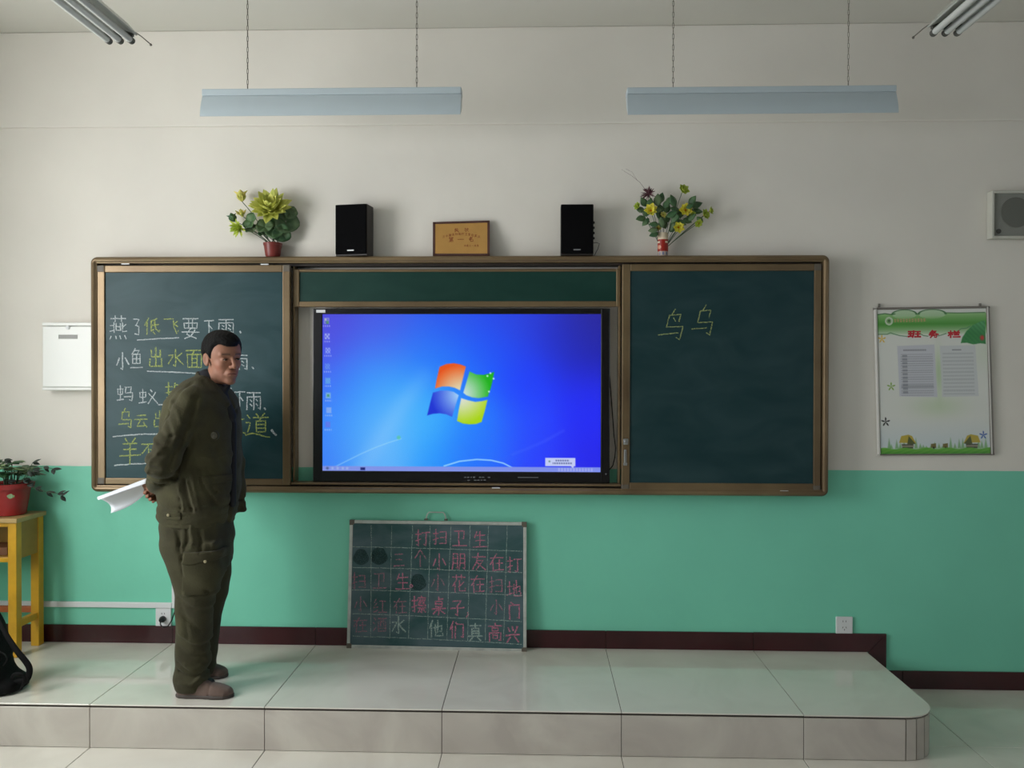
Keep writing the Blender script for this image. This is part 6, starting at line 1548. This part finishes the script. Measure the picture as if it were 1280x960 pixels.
def hand_prims(w, d, up, side, curl, scale=1.0, thumb=1):
    """capsules of a hand: wrist w, direction d, back-of-hand normal up, side = towards the thumb"""
    w, d, up, side = Vector(w), Vector(d).normalized(), Vector(up).normalized(), Vector(side).normalized()
    s_ = scale; prim = []
    prim.append((w, w + d * .035 * s_, .026 * s_, .027 * s_))
    for k, o_ in enumerate((.028, .010, -.009, -.027)):
        prim.append((w + d * .025 * s_ + side * o_ * .6 * s_, w + d * .082 * s_ + side * o_ * s_, .0165 * s_, .0125 * s_))
        p = w + d * .086 * s_ + side * o_ * 1.05 * s_; ln = ((.036, .024, .020), (.040, .027, .021), (.037, .025, .020), (.030, .019, .018))[k]
        a = 0; r = (.0092, .0095, .0090, .0080)[k]
        for j, l_ in enumerate(ln):
            a += curl[j]; dd = d * math.cos(a) - up * math.sin(a); q_ = p + dd * l_ * s_; prim.append((p, q_, r * (1 - .08 * j) * s_, r * (.92 - .08 * j) * s_)); p = q_
    p = w + d * .022 * s_ + side * .022 * s_; q_ = w + d * .052 * s_ + side * .043 * s_ - up * .012 * s_; prim.append((p, q_, .015 * s_, .012 * s_))
    q2 = q_ + (d * .028 + side * .006 - up * .012) * s_; q3 = q2 + (d * .022 - side * .006 - up * .010) * s_
    prim.append((q_, q2, .0112 * s_, .0100 * s_)); prim.append((q2, q3, .0100 * s_, .0082 * s_))
    return prim
WRv, ELv = Vector(WR_R), Vector(EL_R)
dR = (Vector(lp(186, 612, -.035)) - WRv).normalized()
HR = hand_prims(Vector(WR_R) + dR * .012, dR, (-.75, -.45, .35), (-.5, .2, .8), (.75, .85, .5))
WLv = Vector(WR_L); dL = (Vector(lp(192, 614, .02)) - WLv).normalized()
HL = hand_prims(WLv + dL * .01, dL, (-.5, .8, -.2), (-.6, -.1, .8), (.6, .7, .5))
HX = [-.12, -.085, -.055, -.030, -.022, .004, .014, .024, .034, .046, .058, .070, .085, .11]
HZ = [-.060, -.074, -.064, -.045, .024, .022, .004, .008, .036, .064, .076, .075, .067, .064]
def body_mesh():
    fx = .0030
    ax = np.concatenate([np.arange(-.34, .215, .0032)]); ay = np.arange(-.345, .35, .0038)
    zh0 = hc.z - .15; zhand0, zhand1 = WRv.z - .13, WRv.z + .08
    az = np.concatenate([np.arange(.01, zhand0, .012), np.arange(zhand0, zhand1, .0034), np.arange(zhand1, zh0, .010), np.arange(zh0, hc.z + .165, .0032)])
    Xg, Yg, Zg = np.meshgrid(ax, ay, az, indexing='ij'); D = np.full(Xg.shape, .5)
    def add(fn, lo, hi, k):
        i0, i1 = np.searchsorted(ax, lo[0]), np.searchsorted(ax, hi[0]); j0, j1 = np.searchsorted(ay, lo[1]), np.searchsorted(ay, hi[1]); k0, k1 = np.searchsorted(az, lo[2]), np.searchsorted(az, hi[2])
        s_ = (slice(i0, i1), slice(j0, j1), slice(k0, k1)); D[s_] = smin(D[s_], fn(Xg[s_], Yg[s_], Zg[s_]), k)
    def cap(a, c, ra, rb, k=.02):
        a, c = Vector(a), Vector(c); m_ = max(ra, rb) + max(k, .02)
        add(lambda X_, Y_, Z_: capsule(X_, Y_, Z_, a, c, ra, rb), [min(a[i], c[i]) - m_ for i in range(3)], [max(a[i], c[i]) + m_ for i in range(3)], k)
    sm_ = lambda tab, f, dy: [(z, xc, yc, hx * f, hy - dy) for z, xc, yc, hx, hy in tab]
    add(lambda X_, Y_, Z_: loft(X_, Y_, Z_, sm_(TT, .80, .04)), (-.30, -.24, TT[-1][0] - .02), (.2, .24, TT[0][0] + .02), .01)
    add(lambda X_, Y_, Z_: loft(X_, Y_, Z_, sm_(PV, .86, .02)), (-.30, -.24, PV[-1][0] - .02), (.2, .24, TT[-1][0] + .05), .03)
    for tab, yl in ((LN, NL), (LF, FL_)):
        hipx = tab[1][1]; cap((hipx, yl * .9, .66), (tab[4][1] + .01, yl, .40), .075, .056, .03); cap((tab[4][1] + .01, yl, .40), (lx(238, 850, yl), yl, .075), .054, .036, .02)
        cap((lx(238, 850, yl), yl, .060), (lx(262, 850, yl), yl, .050), .032, .026, .02)
    for a, e, w_ in ((SH_R, EL_R, WR_R), (SH_L, EL_L, WR_L)): cap(a, e, .052, .042); cap(e, w_, .042, .027)
    for H_, w0 in ((HR, WR_R), (HL, WR_L)):
        cap(w0, H_[0][0], .027, .026, .01)
        for a, c, ra, rb in H_: cap(a, c, ra, rb, .003)
    add(head_f, (hc.x - .17, hc.y - .17, hc.z - .19), (hc.x + .17, hc.y + .17, hc.z + .165), .02)
    cap(Vector(lp(263, 480, 0)), Vector(lp(255, 500, 0)), .060, .085, .03)
    P, F_ = nets(D, [ax, ay, az])
    hx, hy, hz = to_head(P[:, 0], P[:, 1], P[:, 2]); ahy = np.abs(hy)
    C = np.tile(np.array([.30, .140, .088]), (len(P), 1))
    def mixc(mk, col):
        nonlocal C; mk = mk[:, None]; C = C * (1 - mk) + np.array(col) * mk
    mixc(np.clip(1 - np.hypot((hx - .06) / .03, (ahy - .046) / .03) - np.abs(hz + .03) * 12, 0, 1) * .5, (.40, .150, .10))
    lips = np.exp(-((hz + .0605) / .0085) ** 2) * (ahy < .023) * (hx > .088); mixc(lips * .65, (.26, .085, .065))
    brow = np.exp(-((hz - .0305 - (.03 - np.abs(ahy - .03)) * .06) / .0042) ** 2) * np.clip((ahy - .010) / .004, 0, 1) * np.clip((.051 - ahy) / .005, 0, 1) * (hx > .05); mixc(brow * .85, (.03, .022, .018))
    stub = np.clip(1 - np.abs(hz + .075) / .035, 0, 1) * (hx > .02); mixc(stub * .25, (.16, .10, .08))
    mixc(np.clip((hz - np.interp(hx, HX, HZ) + .003) * 160, 0, 1) * (ahy < .074) * .85, (.03, .022, .02))
    C[P[:, 2] < .16] = (.02, .02, .025)
    return np_mesh('body', to_world(P), F_, SKIN, man, smooth=True, col=C)
body = body_mesh()
HX = [-.12, -.085, -.055, -.030, -.022, .004, .014, .024, .034, .046, .058, .070, .085, .11]
HZ = [-.060, -.074, -.064, -.045, .024, .022, .004, .008, .036, .064, .076, .075, .067, .064]
def hair_f(Xg, Yg, Zg):
    x, y, z = to_head(Xg, Yg, Zg)
    t = np.clip((x + .02) / .09, 0, 1)
    hl = np.interp(x, HX, HZ)
    off = (.0075 + .006 * np.clip((z - .05) / .07, 0, 1) + .003 * t) * np.clip((z - hl) / .022, .12, 1)
    D = cranium(x, y, z) - off
    D = D + .0012 * np.sin(x * 260 + np.sin(z * 180) * 2) * np.sin(z * 240 + y * 210)
    return smax(D, hl - z, .003) * HS
sdf_part('hair', hair_f, (hc.x - .15, hc.y - .15, hc.z - .12), (hc.x + .16, hc.y + .15, hc.z + .18), .0035, HAIR, man)
# eyes: white with a dark iris, and the upper lash line
EYE = vcol_mat('eye', rough=.15, spec=.6)
for s_ in (-1, 1):
    n1, n2 = 14, 20; th = np.linspace(0, np.pi, n1); ph = np.linspace(0, 2 * np.pi, n2); TH, PH = np.meshgrid(th, ph, indexing='ij')
    q = np.stack([np.cos(TH), np.sin(TH) * np.cos(PH), np.sin(TH) * np.sin(PH)], -1).reshape(-1, 3)
    c0 = np.array([.0795, s_ * .031, .0055]); P = c0 + q * np.array([.0108, .0125, .0046])
    iris = (np.hypot(P[:, 1] - c0[1] - .001, P[:, 2] - c0[2]) < .0062)
    C = np.where(iris[:, None], np.array([.012, .008, .006]), np.array([.42, .36, .32]))
    W = (P * HS) @ Rn.T + np.array(hc); idx = np.arange(n1 * n2).reshape(n1, n2)
    np_mesh('eye', to_world(W), np.stack([idx[:-1, :-1], idx[1:, :-1], idx[1:, 1:], idx[:-1, 1:]], -1).reshape(-1, 4), EYE, body, smooth=True, col=C)
    b = MB(); pts = []
    for k in range(7):
        t = -1 + k / 3; yy = s_ * .031 + t * .0135; zz = .0055 + .0052 * (1 - t * t) ** .5 if abs(t) < 1 else .0055
        xx = .0902 - .006 * t * t - .0012 * (abs(yy) - .031) * 60 * .3
        v = Rh @ (Vector((xx, yy, zz)) * HS) + hc + MO; pts.append(v)
    b.tube(pts, [.0008, .0014, .0017, .0018, .0017, .0014, .0008], 5); b.build('eyelash', HAIR, body, smooth=True)

# --- sheets of paper held behind his back
PAP = mat('white_paper', rgb(232, 236, 244), rough=0.75, var=0.03)
hp_ = Vector(HR[-1][1]) + MO
A_ = at(181, 600, YM - .04); 
def pp_(px, py, yl): return at(px, py, YM + yl)
ps = empty('paper_sheets', pp_(180, 603, -.05), 'white sheets of paper held behind the back of the man', 'paper')
def sheet(tp, bt, name, crv, yoff):
    rows = []
    n = 12
    for j in range(7):
        v = j / 6; r_ = []
        for i in range(n):
            t = i / (n - 1)
            a = Vector(tp[0]).lerp(Vector(tp[1]), t)
            b_ = (Vector(bt[0]) * (1 - t) ** 2 + Vector(bt[1]) * 2 * t * (1 - t) + Vector(bt[2]) * t * t)
            p = a.lerp(b_, v); p = p + Vector((0, crv * math.sin(math.pi * v) * (0.4 + t) + yoff, 0)); r_.append(p)
        rows.append(r_)
    b = MB(); b.grid(rows); return b.build(name, PAP, ps, smooth=True, solid=.0008)
sheet((pp_(186, 597, -.03), pp_(122, 621, -.10)), (pp_(184, 604, -.06), pp_(155, 613, -.11), pp_(123, 625, -.13)), 'folded_edge', -.004, 0)
sheet((pp_(184, 603, -.03), pp_(124, 623, -.09)), (pp_(186, 612, -.00), pp_(168, 634, .03), pp_(138.5, 641.5, .00)), 'sheet', .030, 0)
sheet((pp_(184, 602, -.025), pp_(126, 621.5, -.08)), (pp_(186, 611, .01), pp_(168, 633, .045), pp_(141, 639.5, .02)), 'sheet', .036, 0.004)

# ------------------------------------------------------------------ black backpack slumped on the platform at the left edge
BAG = mat('black_nylon', rgb(9, 9, 10), rough=0.8, spec=.2, var=0.2, vscale=12, bump=.2, bscale=120)
yb_ = -.70
bc0 = atz(-42, 881, HP); bc = Vector((atz(-42, 878, HP).x, yb_, HP))
bg = empty('backpack', bc, 'black backpack with loose straps slumped on the platform at the left edge', 'backpack')
W_ = lambda px, py, yo=0: at(px, py, yb_ + yo) - bc
def bag_f(Xg, Yg, Zg):
    # leaning sack: wide at the bottom, narrowing upwards
    tb = [(W_(0, py).z, 0, 0, W_(px, py).x, hy) for px, py, hy in ((20, 879, .10), (27, 871, .115), (30.5, 860, .12), (31, 849, .115), (17, 841, .11), (10, 832, .105), (6.5, 812, .10), (2, 790, .085), (-6, 764, .06))]
    tb[0] = (.002,) + tb[0][1:]
    D = loft(Xg, Yg, Zg, tb, 2.6)
    D = D + .004 * np.sin(Zg * 38 + Xg * 20) * np.sin(Xg * 26 + Yg * 30) + .006 * np.exp(-((Zg - .13 - Xg * .2) / .006) ** 2)
    return smax(D, .001 - Zg, .006)
P, F_ = surface_nets(bag_f, (-.30, -.16, -.02), (.30, .16, .48), .008); P = relax(P, F_, 1)
np_mesh('bag_body', P + np.array(bc), F_, BAG, bg, smooth=True)
def strap(pts, w_, th, name):
    V = [at(px, py, yb_ + yo) for px, py, yo in pts]
    # smooth the path
    Q = []
    for i in range(len(V) - 1):
        p0, p1, p2, p3 = V[max(i - 1, 0)], V[i], V[i + 1], V[min(i + 2, len(V) - 1)]
        for k in range(5):
            t = k / 5; Q.append(.5 * ((2 * p1) + (p2 - p0) * t + (2 * p0 - 5 * p1 + 4 * p2 - p3) * t * t + (3 * p1 - p0 - 3 * p2 + p3) * t ** 3))
    Q.append(V[-1]); b = MB(); rows = []
    for i, p in enumerate(Q):
        d = (Q[min(i + 1, len(Q) - 1)] - Q[max(i - 1, 0)]).normalized(); s_ = d.cross(Vector((0, 1, 0))).normalized(); ww = w_[0] + (w_[1] - w_[0]) * math.sin(math.pi * i / (len(Q) - 1))
        n_ = Vector((0, 1, 0))
        rows.append([p + s_ * ww * math.cos(a) + n_ * th * math.sin(a) for a in [2 * math.pi * k / 12 for k in range(13)]])
    b.grid(rows); bmesh.ops.remove_doubles(b.b, verts=list(b.b.verts), dist=.0004); return b.build(name, BAG, bg, smooth=True)
strap([(-6, 765, -.03), (6, 790, -.05), (20, 812, -.06), (33, 828, -.055), (37, 838, -.05), (33, 850, -.04), (22, 852, -.04), (10, 856, -.05)], (.009, .016), .008, 'shoulder_strap')
strap([(14, 848, -.10), (18, 843, -.105), (26, 843, -.105), (31, 848, -.09), (26, 862, -.09)], (.006, .009), .004, 'side_strap')
strap([(0, 815, -.10), (6, 818, -.12), (9, 824, -.12), (4, 832, -.11)], (.003, .004), .003, 'pull_loop')

def pocket_bag(Xg, Yg, Zg):
    return smax(smin(rbox(Xg, Yg, Zg, (-.01, -.105, .105), (.095, .030, .075), .025), rbox(Xg, Yg, Zg, (-.01, -.118, .150), (.088, .020, .014), .010), .01), .004 - Zg, .003)
P, F_ = surface_nets(pocket_bag, (-.13, -.16, -.01), (.11, -.06, .21), .007)
np_mesh('front_pocket', relax(P, F_, 1) + np.array(bc), F_, BAG, bg, smooth=True)
zt2 = W_(-6, 764).z
b = MB(); b.tube([bc + Vector((-.03 + .03 * (1 - math.cos(a_)), 0, zt2 - .012 + .05 * math.sin(a_))) for a_ in [math.pi * k / 8 for k in range(9)]], .006, 8); b.build('carry_handle', BAG, bg, smooth=True)
